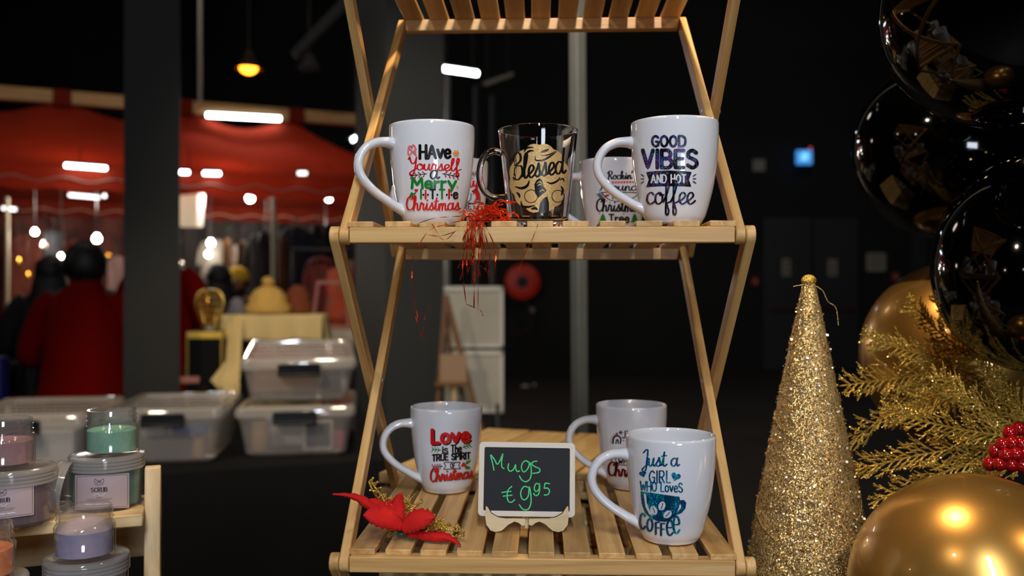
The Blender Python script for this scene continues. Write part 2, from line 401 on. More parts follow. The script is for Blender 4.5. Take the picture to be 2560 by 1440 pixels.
# ------------------------------------------------------------------ hand lettering as strokes
BLOCK = {
 'A': (.7, 'L0,0 .35,1 .7,0;L.14,.34 .56,.34'), 'B': (.58, 'L0,0 0,1;C0,1 .38,1 .54,.77 .38,.54 0,.53;C0,.53 .44,.52 .62,.27 .44,.01 0,0'),
 'C': (.6, 'C.6,.84 .36,1 .1,.84 0,.5 .1,.16 .36,0 .6,.16'), 'D': (.62, 'L0,0 0,1;C0,1 .34,.98 .6,.76 .6,.24 .34,.02 0,0'),
 'E': (.5, 'L.5,1 0,1 0,0 .5,0;L0,.52 .44,.52'), 'F': (.48, 'L.48,1 0,1 0,0;L0,.52 .42,.52'),
 'G': (.62, 'C.6,.84 .36,1 .1,.84 0,.5 .1,.16 .36,0 .58,.12;L.59,.12 .62,.46 .38,.46'), 'H': (.58, 'L0,0 0,1;L.58,0 .58,1;L0,.5 .58,.5'),
 'I': (.02, 'L.01,0 .01,1'), 'J': (.36, 'C.34,1 .35,.35 .3,.06 .14,0 .0,.14'), 'L': (.45, 'L0,1 0,0 .45,0'), 'M': (.76, 'L0,0 .06,1 .38,.3 .7,1 .76,0'),
 'N': (.58, 'L0,0 0,1 .58,0 .58,1'), 'O': (.66, 'C.33,1 .1,.85 0,.5 .1,.15 .33,0 .56,.15 .66,.5 .56,.85 .33,1'),
 'P': (.55, 'L0,0 0,1;C0,1 .38,1 .55,.75 .38,.49 0,.47'), 'R': (.58, 'L0,0 0,1;C0,1 .38,1 .55,.75 .38,.5 0,.48;L.24,.48 .58,0'),
 'S': (.54, 'C.52,.86 .28,1 .04,.86 .06,.63 .28,.52 .51,.38 .53,.14 .28,0 0,.14'), 'T': (.6, 'L0,1 .6,1;L.3,1 .3,0'),
 'U': (.58, 'C0,1 0,.32 .07,.08 .29,0 .51,.08 .58,.32 .58,1'), 'V': (.62, 'L0,1 .31,0 .62,1'), 'W': (.84, 'L0,1 .2,0 .42,.72 .64,0 .84,1'), 'Y': (.6, 'L0,1 .3,.5 .6,1;L.3,.5 .3,0'),
 'a': (.46, 'C.44,.5 .24,.66 .02,.4 .1,.06 .28,.02 .44,.2;L.46,.64 .46,0'), 'e': (.48, 'C.02,.34 .44,.36 .4,.58 .22,.66 .04,.5 .01,.26 .12,.04 .3,0 .48,.12'),
 'h': (.46, 'L0,1 0,0;C0,.38 .2,.62 .4,.54 .46,.3 .46,0'), 'i': (.02, 'L.01,.62 .01,0;L.01,.84 .01,.86'), 'l': (.02, 'L.01,1 .01,0'),
 'o': (.5, 'C.25,.66 .06,.56 0,.33 .06,.1 .25,0 .44,.1 .5,.33 .44,.56 .25,.66'), 'r': (.3, 'L0,.64 0,0;C0,.36 .1,.56 .3,.62'),
 's': (.4, 'C.38,.56 .2,.66 .03,.54 .08,.4 .24,.33 .38,.24 .38,.08 .2,0 0,.1'), 'v': (.5, 'L0,.64 .25,0 .5,.64'), 'y': (.52, 'L0,.64 .26,.06;L.52,.64 .16,-.32'),
 't': (.36, 'L.16,.9 .16,0;L0,.62 .36,.62'), ' ': (.3, ''), "'": (.04, 'L.02,1 .02,.8'), '.': (.04, 'L.02,.4 .03,.42')}
SCRIPT = {
 'a': (.56, 'C.42,.42 .25,.5 .07,.36 .05,.12 .2,0 .36,.14 .44,.42;C.46,.5 .42,.2 .47,.02 .6,.1'), 'c': (.42, 'C.38,.4 .25,.5 .08,.38 .05,.14 .18,0 .35,.06 .46,.14'),
 'd': (.6, 'C.42,.42 .25,.5 .07,.36 .05,.12 .2,0 .36,.14 .46,.42;C.54,1 .46,.5 .44,.12 .52,0 .64,.1'), 'e': (.41, 'C0,.1 .2,.2 .36,.36 .26,.5 .1,.4 .06,.16 .18,0 .34,.05 .45,.14'),
 'f': (.38, 'C0,.1 .2,.5 .3,.9 .22,1.02 .15,.8 .14,.2 .12,-.35 .2,-.48 .27,-.3 .18,0 .3,.08 .42,.14'), 'g': (.58, 'C.42,.42 .25,.5 .07,.36 .05,.12 .2,0 .36,.14 .44,.42;C.46,.5 .44,.1 .42,-.3 .28,-.47 .12,-.35 .3,-.1 .62,.12'),
 'h': (.54, 'C0,.1 .17,.6 .24,.95 .15,1 .1,.6 .08,0;C.08,.15 .2,.44 .33,.48 .37,.3 .36,.06 .46,0 .58,.12'), 'i': (.3, 'C0,.1 .1,.3 .15,.48 .12,.1 .2,0 .34,.12;L.17,.7 .18,.72'),
 'k': (.48, 'C0,.1 .17,.6 .24,.95 .15,1 .1,.6 .08,0;C.08,.2 .28,.46 .36,.38 .25,.25 .1,.22;C.2,.24 .32,.02 .42,0 .52,.12'), 'l': (.3, 'C0,.1 .16,.5 .26,.9 .19,1 .11,.75 .1,.15 .18,0 .34,.12'),
 'm': (.7, 'C0,.1 .08,.45 .1,.3 .08,0;C.08,.2 .2,.46 .3,.42 .3,0;C.3,.2 .42,.46 .53,.42 .53,.1 .62,0 .74,.12'), 'n': (.5, 'C0,.1 .08,.45 .1,.3 .08,0;C.08,.2 .22,.47 .34,.4 .34,.1 .42,0 .54,.12'),
 'o': (.46, 'C.25,.5 .08,.38 .06,.12 .2,0 .38,.12 .4,.36 .27,.5 .3,.38 .5,.4'), 'r': (.42, 'C0,.1 .1,.5 .16,.52 .2,.44 .3,.46 .28,.3 .27,.08 .34,0 .46,.12'),
 's': (.4, 'C0,.1 .18,.38 .24,.54 .28,.3 .3,.1 .18,-.01 .06,.06;C.26,.04 .36,.05 .44,.12'), 't': (.32, 'C0,.1 .12,.5 .2,.9 .14,.5 .12,.12 .2,0 .36,.12;L.0,.62 .34,.66'),
 'u': (.53, 'C0,.1 .08,.48 .07,.15 .16,0 .3,.12 .38,.46;C.4,.48 .37,.15 .44,0 .56,.12'), 'y': (.52, 'C0,.1 .08,.48 .08,.2 .18,.06 .3,.16 .38,.46;C.4,.48 .37,0 .3,-.35 .16,-.45 .1,-.3 .3,-.05 .54,.12'),
 'B': (.58, 'C.12,.97 .14,.5 .08,0;C-.05,.8 .15,1.05 .4,1.02 .45,.75 .18,.55 .5,.5 .55,.18 .3,-.02 .02,.08'), 'C': (.5, 'C.4,.78 .5,.84 .46,1 .28,1 .08,.75 .04,.3 .2,.02 .4,.04 .54,.16'),
 'Y': (.52, 'C0,.85 .08,1 .14,.7 .25,.5 .42,.62 .52,1;C.52,1 .44,.2 .3,-.35 .12,-.42 .1,-.25 .35,0 .56,.12'), 'R': (.56, 'C.14,.95 .12,.5 .05,0;C-.02,.8 .2,1.05 .45,.98 .45,.68 .2,.5 .35,.3 .45,.02 .6,.1'),
 'A': (.54, 'C0,.02 .1,.1 .25,.6 .4,1 .42,.5 .45,.05 .56,.1;L.1,.4 .5,.42'), 'J': (.44, 'C.15,.85 .3,1 .44,.97 .38,.4 .3,-.2 .15,-.35 .06,-.2 .3,.02 .5,.12'), ' ': (.3, ''), "'": (.1, 'L.08,1 .04,.8'),
 'H': (.6, 'L.05,1 .05,0;L.5,1 .5,0;L.05,.5 .5,.52'), 'N': (.6, 'C0,0 .1,.5 .14,.98 .4,.02 .5,.98')}


def glyph_strokes(txt, font, gap):
    x = 0; out = []
    for ch in txt:
        adv, src = font[ch]
        for st in filter(None, src.split(';')):
            pts = [tuple(map(float, p.split(','))) for p in st[1:].split()]
            out.append((st[0], [(a + x, b) for a, b in pts]))
        x += adv + gap
    return out


class Decal(MB):
    """artwork laid out in photo pixels and wrapped on a surface by fn(px, py, lift) -> local point"""
    def __init__(s, fn, fine=1.0):
        super().__init__(); s.fn = fn; s.fine = fine; s.lift = 0

    def ribbon(s, pts, w, mi, contrast=0, taper=False):
        n = len(pts)
        if n < 2: return
        L = []; R = []; T = []
        for i in range(n):
            a = pts[max(0, i - 1)]; b = pts[min(n - 1, i + 1)]
            dx, dy = b[0] - a[0], b[1] - a[1]; l = hypot(dx, dy) or 1; dx /= l; dy /= l; T.append((dx, dy))
            ww = w * (1 - contrast + contrast * abs(dy)) / 2
            if taper: ww *= .25 + .75 * sin(pi * (i + .5) / n)
            L.append((pts[i][0] + dy * ww, pts[i][1] - dx * ww)); R.append((pts[i][0] - dy * ww, pts[i][1] + dx * ww))
        f = lambda p: s.fn(p[0], p[1], s.lift)
        vs = [f(p) for p in L] + [f(p) for p in R]
        s.add(vs, [(i, i + 1, n + i + 1, n + i) for i in range(n - 1)], mi)
        if not taper:
            for e, sg in ((0, -1), (n - 1, 1)):
                c = pts[e]; r = math.dist(L[e], R[e]) / 2; a0 = atan2(T[e][1], T[e][0]) if sg > 0 else atan2(-T[e][1], -T[e][0])
                arc = [(c[0] + r * cos(a0 + t * pi / 8 - pi / 2), c[1] + r * sin(a0 + t * pi / 8 - pi / 2)) for t in range(9)]
                s.add([f(p) for p in arc], [tuple(range(9))], mi)

    def line(s, pts, w, mi, smooth=True, contrast=0, taper=False):
        q = catmull(pts, s.fine * 1.5) if smooth else resample(pts, s.fine * 2.5)
        s.lift += 1; s.ribbon(q, w, mi, contrast, taper)

    def fill(s, polys, mi, row=1.2, col=5):
        ys = [p[1] for q in polys for p in q]; y0, y1 = min(ys) + 1e-4, max(ys) - 1e-4
        n = max(1, int((y1 - y0) / (row * s.fine)))

        def xs(y):
            o = []
            for q in polys:
                for a, b in zip(q, q[1:] + q[:1]):
                    if (a[1] <= y) != (b[1] <= y): o.append(a[0] + (b[0] - a[0]) * (y - a[1]) / (b[1] - a[1]))
            return sorted(o)
        s.lift += 1
        for i in range(n):
            ya = y0 + (y1 - y0) * i / n; yb = y0 + (y1 - y0) * (i + 1) / n; A, B = xs(ya), xs(yb)
            if len(A) != len(B): A = B = xs((ya + yb) / 2)
            for k in range(0, len(A) - 1, 2):
                m = max(1, int(max(A[k + 1] - A[k], B[k + 1] - B[k]) / (col * s.fine)))
                top = [s.fn(A[k] + (A[k + 1] - A[k]) * j / m, ya, s.lift) for j in range(m + 1)]
                bot = [s.fn(B[k] + (B[k + 1] - B[k]) * j / m, yb, s.lift) for j in range(m + 1)]
                s.add(top + bot, [(j, j + 1, m + 2 + j, m + 1 + j) for j in range(m)], mi)

    def disc(s, x, y, r, mi, ry=None, n=14):
        s.fill([[(x + r * cos(2 * pi * k / n), y + (ry or r) * sin(2 * pi * k / n)) for k in range(n)]], mi, .8)

    def heart(s, x, y, r, mi, rot=0):
        q = []
        for k in range(28):
            t = 2 * pi * k / 28; hx = 16 * sin(t) ** 3 / 16 * r; hy = -(13 * cos(t) - 5 * cos(2 * t) - 2 * cos(3 * t) - cos(4 * t)) / 16 * r
            q.append((x + hx * cos(rot) - hy * sin(rot), y + hx * sin(rot) + hy * cos(rot)))
        s.fill([q], mi, .8)

    def sprig(s, x0, y0, x1, y1, mi, mib=None, n=4, ln=7, w=1.6):
        s.line([(x0, y0), (x1, y1)], w, mi, False)
        dx, dy = (x1 - x0) / n, (y1 - y0) / n; L = hypot(dx, dy); ux, uy = dx / L, dy / L
        for k in range(n):
            bx, by = x0 + dx * (k + .4), y0 + dy * (k + .4)
            for sg in (1, -1):
                ex, ey = bx + ux * ln * .7 - uy * ln * sg * .8, by + uy * ln * .7 + ux * ln * sg * .8
                s.line([(bx, by), (ex, ey)], w * .8, mi, False)
                if mib is not None: s.disc(ex, ey, 1.9, mib)

    def text(s, txt, font, x0, x1, base, cap, w, mi, slope=0, contrast=0, gap=None, slant=0, colors=None):
        gap = gap if gap is not None else (.2 if font is BLOCK else 0)
        parts = [] ; x = 0
        for i, ch in enumerate(txt):
            adv, src = font[ch]
            for st in filter(None, src.split(';')):
                pts = [tuple(map(float, p.split(','))) for p in st[1:].split()]
                parts.append((st[0], [(a + x, b) for a, b in pts], (colors[i] if colors else mi)))
            x += adv + gap
        W = x - gap; sx = (x1 - x0) / W
        for kind, pts, m in parts:
            q = [(x0 + a * sx + slant * b * cap, base - b * cap + (a * sx) * slope) for a, b in pts]
            s.line(q, w, m, kind == 'C', contrast)


def cyl_map(loc, prof_r, lift0=.00035, dl=.000012, rz=0):
    """photo pixel -> local point on the near side of an upright round body standing at loc"""
    x0, y0, z0 = loc

    def fn(px, py, lift):
        k = (px - CX) / FP; r = .04; t = .05
        for _ in range(6):
            # ray x = k*y hits circle of radius r about (x0, y0): near root
            a = k * k + 1; b = -2 * (k * x0 + y0); c = x0 * x0 + y0 * y0 - r * r
            d = b * b - 4 * a * c
            y = (-b - sqrt(d)) / (2 * a) if d > 0 else -b / (2 * a)
            t = HC - (py - CY) / FP * y - z0; r = prof_r(t)
        ang = atan2(k * y - x0, -(y - y0)); rr = r + lift0 + dl * lift
        p = Vector((rr * sin(ang), -rr * cos(ang), t)); p.rotate(Matrix.Rotation(-rz, 3, 'Z')) if rz else None
        return p
    return fn
# ------------------------------------------------------------------ tables (covered in black cloth)
TABLE_Z = .77
def draped_table(name, label, c, size, rz, h, group=None):
    t = thing(name, label, 'table', (c[0], c[1], 0), rz, group)
    mb = MB(); W, D = size
    mb.box((0, 0, h - .025), (W - .02, D - .02, .04)); mb.build('tabletop', DARKSTEEL, t, False)
    for sx in (-1, 1):
        for sy in (-1, 1):
            MB().tube([(sx * (W / 2 - .08), sy * (D / 2 - .08), 0), (sx * (W / 2 - .08), sy * (D / 2 - .08), h - .05)], .016).build('leg', DARKSTEEL, t)
    # cloth: flat top and a hanging skirt with soft folds
    mb = MB(); n = 120; rings = []
    per = []
    for k in range(n):
        s_ = k / n * 4; e = int(s_); f = s_ - e
        x, y = [(-1 + 2 * f, -1), (1, -1 + 2 * f), (1 - 2 * f, 1), (-1, 1 - 2 * f)][e]; per.append((x, y, k))
    for zz, amp, gr in ((h, 0, 0), (h - .004, 0, .002), (h * .75, .005, .006), (h * .4, .011, .010), (.02, .015, .013)):
        rings.append([Vector((x * (W / 2 + gr + amp * sin(k * 1.7)), y * (D / 2 + gr + amp * sin(k * 1.7 + 1)), zz)) for x, y, k in per])
    mb.loft(rings[::-1]); mb.f.pop(-2); mb.mi.pop(); mb.tone.pop()
    mb.build('tablecloth', BLACKCLOTH, t)
    return t
draped_table('market_table', 'black draped market table under the wooden mug stand', (.05, .925), (2.9, .65), 0, TABLE_Z - .002)

draped_table('market_table', 'black draped low plinth table carrying the pale upturned crate', (.075, 1.64), (.68, .64), 0, TABLE_Z - .002)
# ------------------------------------------------------------------ folding wooden stand
SX, SY = .0276, .86; SRZ = -radians(2); SD = .369; SHELF = [1.0985, 1.417, 1.7245]
stand = thing('folding_stand', 'bamboo folding tier stand with X-shaped sides holding the mugs', 'display stand', (SX, SY, TABLE_Z), SRZ)
Rz = Matrix.Rotation(SRZ, 3, 'Z')
def stand_pt(u, v, z): return Rz @ Vector((u, v, 0)) + Vector((SX, SY, z))
HL = .1853; lv = [TABLE_Z + .0115 - TABLE_Z] + [z - TABLE_Z - .014 for z in SHELF]
for i, wz in enumerate(lv):
    for nm, v in (('front_rail', .008), ('rear_rail', SD - .008)):
        MB().box((0, v, wz - (.004 if i == 2 and v > .1 else 0)), (2 * HL, .016, .0155), tone=random.uniform(.5, .8)).build(nm, BAMBOO, stand, True, .0012)
    if i == 0: continue
    mb = MB(); rnd = random.Random(40 + i)
    for k in range(11):
        u = -.186 + .0126 + k * .03468; back = rnd.uniform(0, .006); a = rnd.uniform(-.006, .006)
        fr = .001 if i != 1 else max(0, .006 - .0008 * k) + .001
        mb.box((u, (fr + SD - back) / 2, wz + .0105 - (.002 if i == 2 else 0)), (.0252, SD - back - fr, .0058), Matrix.Rotation(a, 3, 'Z') @ Matrix.Rotation(-.0109 if i == 2 else 0, 3, 'X'), tone=rnd.uniform(.05, 1))
    mb.build('slatted_shelf', BAMBOO, stand, True, .0008)


def stadium(p, q, r, n=8):
    a = atan2(q[1] - p[1], q[0] - p[0]); out = []
    for k in range(n + 1): t = a + pi / 2 + pi * k / n; out.append((p[0] + r * cos(t), p[1] + r * sin(t)))
    for k in range(n + 1): t = a - pi / 2 + pi * k / n; out.append((q[0] + r * cos(t), q[1] + r * sin(t)))
    return out


RYZ = Matrix(((0, 0, 1), (1, 0, 0), (0, 1, 0)))     # prism plane x,y -> world y,z ; depth -> x
for i in range(3):
    lo, up = lv[i], lv[i + 1]
    for sg in (-1, 1):
        for p, q, u in (((.008, lo), (SD - .008, up), HL + .0006), ((.008, up), (SD - .008, lo), HL + .0104)):
            mb = MB(); poly = stadium(p, q, .0092); d = (u, u + .0094)
            mb.prism(poly, min(sg * d[0], sg * d[1]), max(sg * d[0], sg * d[1]), RYZ, tone=random.uniform(.35, .9))
            a = Vector((0, p[0], p[1])); bb = Vector((0, q[0], q[1])); B = basis(a, bb, (1, 0, 0)); off = random.uniform(0, 9)
            mb.gr = [tuple((B.transposed() @ (Vector(v) - a)) + Vector((off, off * .3, off * .7))) for v in mb.v]
            mb.build('leg', BAMBOO, stand, True, .0012)
    for sg in (-1, 1):
        mb = MB(); zc = (lo + up) / 2; R = Matrix.Rotation(pi / 2, 3, 'Y')
        mb.tube([(sg * (HL + .0), SD / 2, zc), (sg * (HL + .0215), SD / 2, zc)], .003, 12); mb.build('pivot_bolt', LIGHTMETAL, stand)

# ------------------------------------------------------------------ mugs
MR = [(0, 0), (.0235, 0), (.027, .0012), (.0288, .004), (.0318, .0095), (.0352, .021), (.0398, .040), (.0432, .066), (.0448, .088), (.045, .1035), (.0446, .1056), (.0436, .106),
      (.0426, .1052), (.0418, .102), (.0412, .088), (.0395, .066), (.0362, .041), (.0318, .022), (.026, .0105), (.0, .0085)]
def mug_r(t):
    o = MR[2:10]
    if t <= o[0][1]: return o[0][0]
    for (ra, za), (rb, zb) in zip(o, o[1:]):
        if t <= zb: return ra + (rb - ra) * (t - za) / (zb - za)
    return .045
def smooth_prof(pr, keep):
    out = []
    for seg in keep:
        q = catmull(pr[seg[0]:seg[1]], .003); out += q if not out else q[1:]
    return out
MPROF = [MR[0]] + smooth_prof(MR, [(1, 10)]) + MR[10:13] + smooth_prof(MR, [(13, 20)])
HANDLE = [(.0425, .0855), (.050, .0862), (.060, .0853), (.0705, .080), (.0775, .0705), (.0795, .060), (.0765, .050), (.069, .0405), (.0595, .0325), (.050, .0265), (.042, .0215), (.035, .0180), (.0285, .0155)]


def mug(label, px, y, shelf, art, rz=0, group='printed white mugs'):
    c = P(px, 0, y); z0 = SHELF[shelf] + .0002 - (.004 * (y - SY) / SD if shelf == 1 else 0)
    t = thing('coffee_mug', label, 'mug', (c.x, y, z0), 0, group)
    MB().lathe(MPROF, 72).build('body', CERAMIC, t, True, angle=60)
    mb = MB(); q = catmull(HANDLE, .003); n = len(q)
    mb.tube([(-a * cos(rz), -a * sin(rz), b) for a, b in q], [(.0046 + .0026 * (2 * abs(i / (n - 1) - .5)) ** 6, .0068 + .0028 * (2 * abs(i / (n - 1) - .5)) ** 4) for i in range(n)], 20, flat=(0, 0, 1))
    mb.build('handle', CERAMIC, t, True, angle=80)
    if art:
        d = Decal(cyl_map((c.x, y, z0), mug_r)); mats = art(d); d.build('print', mats, t, False)
    return t


def art_merry(d):       # 0 black 1 red 2 green 3 orange 4 pale red
    d.text('HAve', BLOCK, 1050, 1125, 396, 32, 7.5, 0, -.02, .25)
    d.text('Yourself', SCRIPT, 1022, 1150, 424, 31, 4.1, 1, .03, .5)
    d.text('a', SCRIPT, 1075, 1097, 447, 42, 4.6, 0, 0, .45)
    d.sprig(1067, 434, 1026, 440, 0, 1, 4, 7); d.sprig(1106, 434, 1146, 442, 0, 1, 4, 7)
    d.text('Merry', BLOCK, 1031, 1138, 470, 26, 6.4, 2, 0, .2)
    d.text('l.i.T.T.l.e', BLOCK, 1053, 1142, 496, 22, 4.6, 0, 0, .2, .25, colors=[2, 0, 1, 0, 0, 0, 2, 0, 1, 0, 0])
    d.fill([[(1026, 488), (1030, 480), (1036, 484), (1041, 478), (1040, 486), (1034, 489), (1036, 495), (1029, 493), (1026, 500)]], 2); d.heart(1042, 476, 4.5, 1)
    d.text('Christmas', SCRIPT, 1018, 1147, 525, 34, 3.9, 1, 0, .5)
    for a, b in (((1022, 386), 1), ((1040, 384), -1)):
        d.line([(a[0], a[1] - 2), (a[0] + 1 * b, a[1] - 16), (a[0] + 5 * b, a[1] - 21), (a[0] + 10 * b, a[1] - 17)], 3.2, 4)
    d.line([(1024, 388), (1042, 372)], 2.4, 4); d.line([(1042, 388), (1024, 370)], 2.4, 4)
    for k in range(6):
        a = k * pi / 3; d.line([(1138, 383), (1138 + 7 * cos(a), 383 + 7 * sin(a))], 2.4, 3, False); d.disc(1138 + 6 * cos(a), 383 + 6 * sin(a), 2.1, 3)
    d.disc(1141, 467, 2.4, 3)
    return [INK_BLACK, INK_RED, INK_GREEN, INK_ORANGE, INK_PINK]


def art_good(d):        # 0 holo, 1 white
    d.text('GOOD', BLOCK, 1631, 1713, 366, 26, 6.6, 0, 0, .12, .24); d.text('VIBES', BLOCK, 1608, 1741, 419, 43, 10.0, 0, 0, .1, .26)
    d.fill([[(1616, 430), (1645, 427), (1672, 426), (1700, 427), (1729, 430), (1722, 449), (1728, 467), (1700, 466), (1672, 465), (1645, 466), (1616, 468), (1623, 449)]], 0)
    d.text('AND HOT', BLOCK, 1629, 1714, 457, 20, 3.6, 1, 0, .15, .26)
    for sg, cx in ((-1, 1612), (1, 1731)):
        for a in (-.7, 0, .7):
            d.line([(cx, 447 + a * 8), (cx + sg * 9, 447 + a * 17)], 2.6, 0, False, 0, True)
    d.text('coffee', SCRIPT, 1617, 1735, 510, 58, 5, 0, 0, .5)
    return [HOLO_DARK, INK_WHITE]


def art_love(d):        # 0 red 1 black 2 green
    for dx, dy, m in ((3, 3, 1), (2, 2, 1), (0, 0, 0)):
        d.text('Love', BLOCK, 1081 + dx, 1172 + dx, 1108 + dy, 33, 9.2, m, -.055, .1, .22)
    d.text('is', BLOCK, 1107, 1119, 1133, 18, 4.2, 1, -.05, .2); d.text('The', BLOCK, 1128, 1153, 1131, 18, 4.2, 1, -.05, .2)
    for a, b in (((1102, 1125), (1081, 1123)), ((1156, 1118), (1175, 1112))): d.sprig(a[0], a[1], b[0], b[1], 2, None, 3, 8, 2)
    d.text('TRUE SPIRIT', BLOCK, 1082, 1174, 1152, 15, 4.4, 1, -.065, .15, .22)
    d.line([(1113, 1155), (1150, 1155), (1146, 1163), (1151, 1171), (1109, 1173), (1115, 1164), (1110, 1157), (1113, 1155)], 1.8, 1, False)
    d.text('OF', BLOCK, 1126, 1137, 1169, 11, 2.2, 1, 0, .2)
    d.sprig(1107, 1165, 1083, 1167, 1, 0, 4, 6, 1.4)
    for x, y in ((1158, 1158), (1161, 1163), (1155, 1163)): d.disc(x, y, 3.2, 0)
    d.fill([[(1162, 1158), (1166, 1150), (1170, 1152), (1176, 1147), (1174, 1154), (1169, 1158), (1164, 1161)]], 2)
    d.fill([[(1160, 1166), (1166, 1164), (1172, 1166), (1176, 1171), (1169, 1171), (1165, 1173)]], 2)
    for dx, m in ((1.6, 3), (0, 0)):
        d.text('Christmas', SCRIPT, 1077 + dx, 1180 + dx, 1203 + dx, 31, 3.5, m, -.10, .45)
    return [INK_RED, INK_BLACK, INK_GREEN, INK_DKGREEN]


def art_girl(d):
    d.text('Just a', SCRIPT, 1604, 1697, 1165, 40, 4.6, 0, 0, .45); d.heart(1608, 1184, 9, 0, -.25); d.heart(1689, 1191, 12, 0, .3)
    d.text('GIRL', BLOCK, 1624, 1676, 1206, 29, 3.8, 0, 0, .3, .28); d.text('WHO LoveS', BLOCK, 1602, 1705, 1226, 23, 3.6, 0, .04, .35, .2)
    cup = [(1602, 1228), (1628, 1231), (1660, 1236), (1698, 1241), (1700, 1250), (1709, 1249), (1715, 1256), (1713, 1270), (1704, 1281), (1690, 1287), (1680, 1297), (1664, 1304), (1644, 1302), (1626, 1294), (1613, 1280), (1605, 1258)]
    holes = [[(1610, 1233), (1616, 1234), (1618, 1256), (1626, 1276), (1634, 1290), (1624, 1285), (1614, 1266)], [(1699, 1259), (1703, 1262), (1701, 1271), (1693, 1279)]]
    for x, y, a in ((1655, 1264, .3), (1635, 1275, -.35), (1669, 1285, .75)):
        holes.append([(x + 8.5 * cos(t) * cos(a) - 12 * sin(t) * sin(a), y + 8.5 * cos(t) * sin(a) + 12 * sin(t) * cos(a)) for t in [2 * pi * k / 16 for k in range(16)]])
    d.fill([cup] + holes, 0, 1.0)
    for x, y, a in ((1655, 1264, .3), (1635, 1275, -.35), (1669, 1285, .75)): d.line([(x + 7 * sin(a), y - 7 * cos(a)), (x + 1, y), (x - 7 * sin(a), y + 7 * cos(a))], 2, 0)
    xs = (1610, 1627, 1645, 1655, 1670, 1690); tops = (1283, 1296, 1305, 1308, 1300, 1290); bots = (1322, 1327, 1334, 1337, 1337, 1332)
    for ch, x, a, b in zip('COFFee', (1601, 1619, 1640, 1653, 1667, 1683), tops, bots):
        d.text(ch, BLOCK, x, x + (13 if ch in 'CO' else 9 if ch == 'F' else 15), b, (b - a) / (.66 if ch == 'e' else 1), 5.6, 0, 0, .45)
    return [HOLO_TEAL]


def art_rockin(d):      # 0 black 1 red 2 green
    d.text("Rockin'", SCRIPT, 1520, 1581, 448, 19, 4, 0, -.02, .5)
    d.line([(1532, 456), (1582, 455)], 5, 1, False)
    for k in range(7): d.line([(1535 + 7 * k, 458), (1538 + 7 * k, 453)], 1.6, 3, False)
    d.text('Around', SCRIPT, 1500, 1596, 476, 22, 3.4, 0, 0, .5)
    d.line([(1504, 481), (1530, 481), (1590, 482), (1582, 495), (1560, 502), (1538, 503), (1520, 497), (1504, 481)], 1.8, 0)
    d.text('The', BLOCK, 1528, 1557, 497, 14, 3, 0, 0, .2); d.sprig(1512, 500, 1498, 484, 0, None, 5, 7, 1.8); d.disc(1517, 489, 3, 1); d.disc(1521, 488, 2.6, 1)
    for x, y in ((1517, 503), (1525, 506), (1556, 505), (1500, 534), (1559, 535)): d.disc(x, y, 1.7, 1)
    d.disc(1577, 505, 6, 1)
    d.text('Christmas', SCRIPT, 1492, 1606, 528, 30, 4.3, 0, 0, .5)
    d.text('Tree', BLOCK, 1523, 1571, 556, 20, 4.2, 0, 0, .25)
    for x in (1508, 1585):
        for k in range(3): d.fill([[(x, 533 + k * 6), (x + 6 + 2.4 * k, 543 + k * 6), (x - 6 - 2.4 * k, 543 + k * 6)]], 2)
    return [INK_BLACK, INK_RED, INK_GREEN, INK_WHITE]


def art_loves_christmas(d):      # 0 black 1 red
    d.text('JUST', BLOCK, 1556, 1612, 1095, 17, 3.2, 0, -.1, .2, .25)
    d.line([(1533, 1108), (1535, 1094), (1544, 1089), (1552, 1096), (1551, 1108)], 3.6, 0); d.line([(1540, 1108), (1542, 1100), (1545, 1100), (1546, 1108)], 3, 0)
    for k in range(9): a = pi * (.95 + .07 * k); d.line([(1544 + 13 * cos(a), 1104 + 16 * sin(a)), (1544 + 17 * cos(a), 1104 + 21 * sin(a))], 1.2, 0, False)
    for k in range(3): a = k * pi / 3; d.line([(1552 - 5 * cos(a), 1081 - 5 * sin(a)), (1552 + 5 * cos(a), 1081 + 5 * sin(a))], 1.8, 0, False)
    d.disc(1542, 1084, 2.6, 1); d.disc(1559, 1101, 2, 1); d.heart(1527, 1143, 10, 1, -.3)
    d.disc(1549, 1133, 4, 0); d.disc(1548, 1133, 1.8, 2); d.disc(1541, 1136, 1.7, 0); d.disc(1557, 1139, 2.4, 0)
    d.line([(1600, 1142), (1536, 1141), (1541, 1152), (1535, 1161), (1600, 1165)], 1.8, 0, False)
    d.text('WHO LOVES', BLOCK, 1547, 1632, 1159, 13, 3, 0, .02, .2, .25)
    for dx, m in ((1.6, 1), (0, 0)): d.text('Christmas', SCRIPT, 1521 + dx, 1650 + dx, 1187 + dx, 33, 3.8, m, .07, .5)
    return [INK_BLACK, INK_RED, INK_WHITE]


def art_naughty(d):     # 0 black 1 red
    d.text('Naughty', SCRIPT, 1085, 1197, 468, 34, 4.6, 1, 0, .5); d.sprig(1170, 437, 1190, 434, 0, 1, 3, 6, 1.4)
    d.line([(1163, 500), (1170, 504), (1176, 498), (1177, 484)], 2.2, 0); d.disc(1183, 485, 1.6, 0); d.disc(1181, 478, 2.2, 0)
    d.fill([[(1186, 476), (1192, 474), (1197, 484), (1199, 501), (1186, 501), (1189, 494)]], 1)
    d.line([(1186, 476), (1192, 474), (1198, 486), (1199, 503), (1184, 503)], 1.6, 0)
    d.line([(1120, 507), (1199, 508), (1192, 518), (1198, 528), (1120, 528)], 1.7, 0, False)
    d.text('REGRET', BLOCK, 1126, 1188, 523, 13, 2.6, 0, 0, .2, .26); d.text('nothing', SCRIPT, 1090, 1197, 553, 30, 4.4, 0, 0, .5)
    return [INK_BLACK, INK_RED]


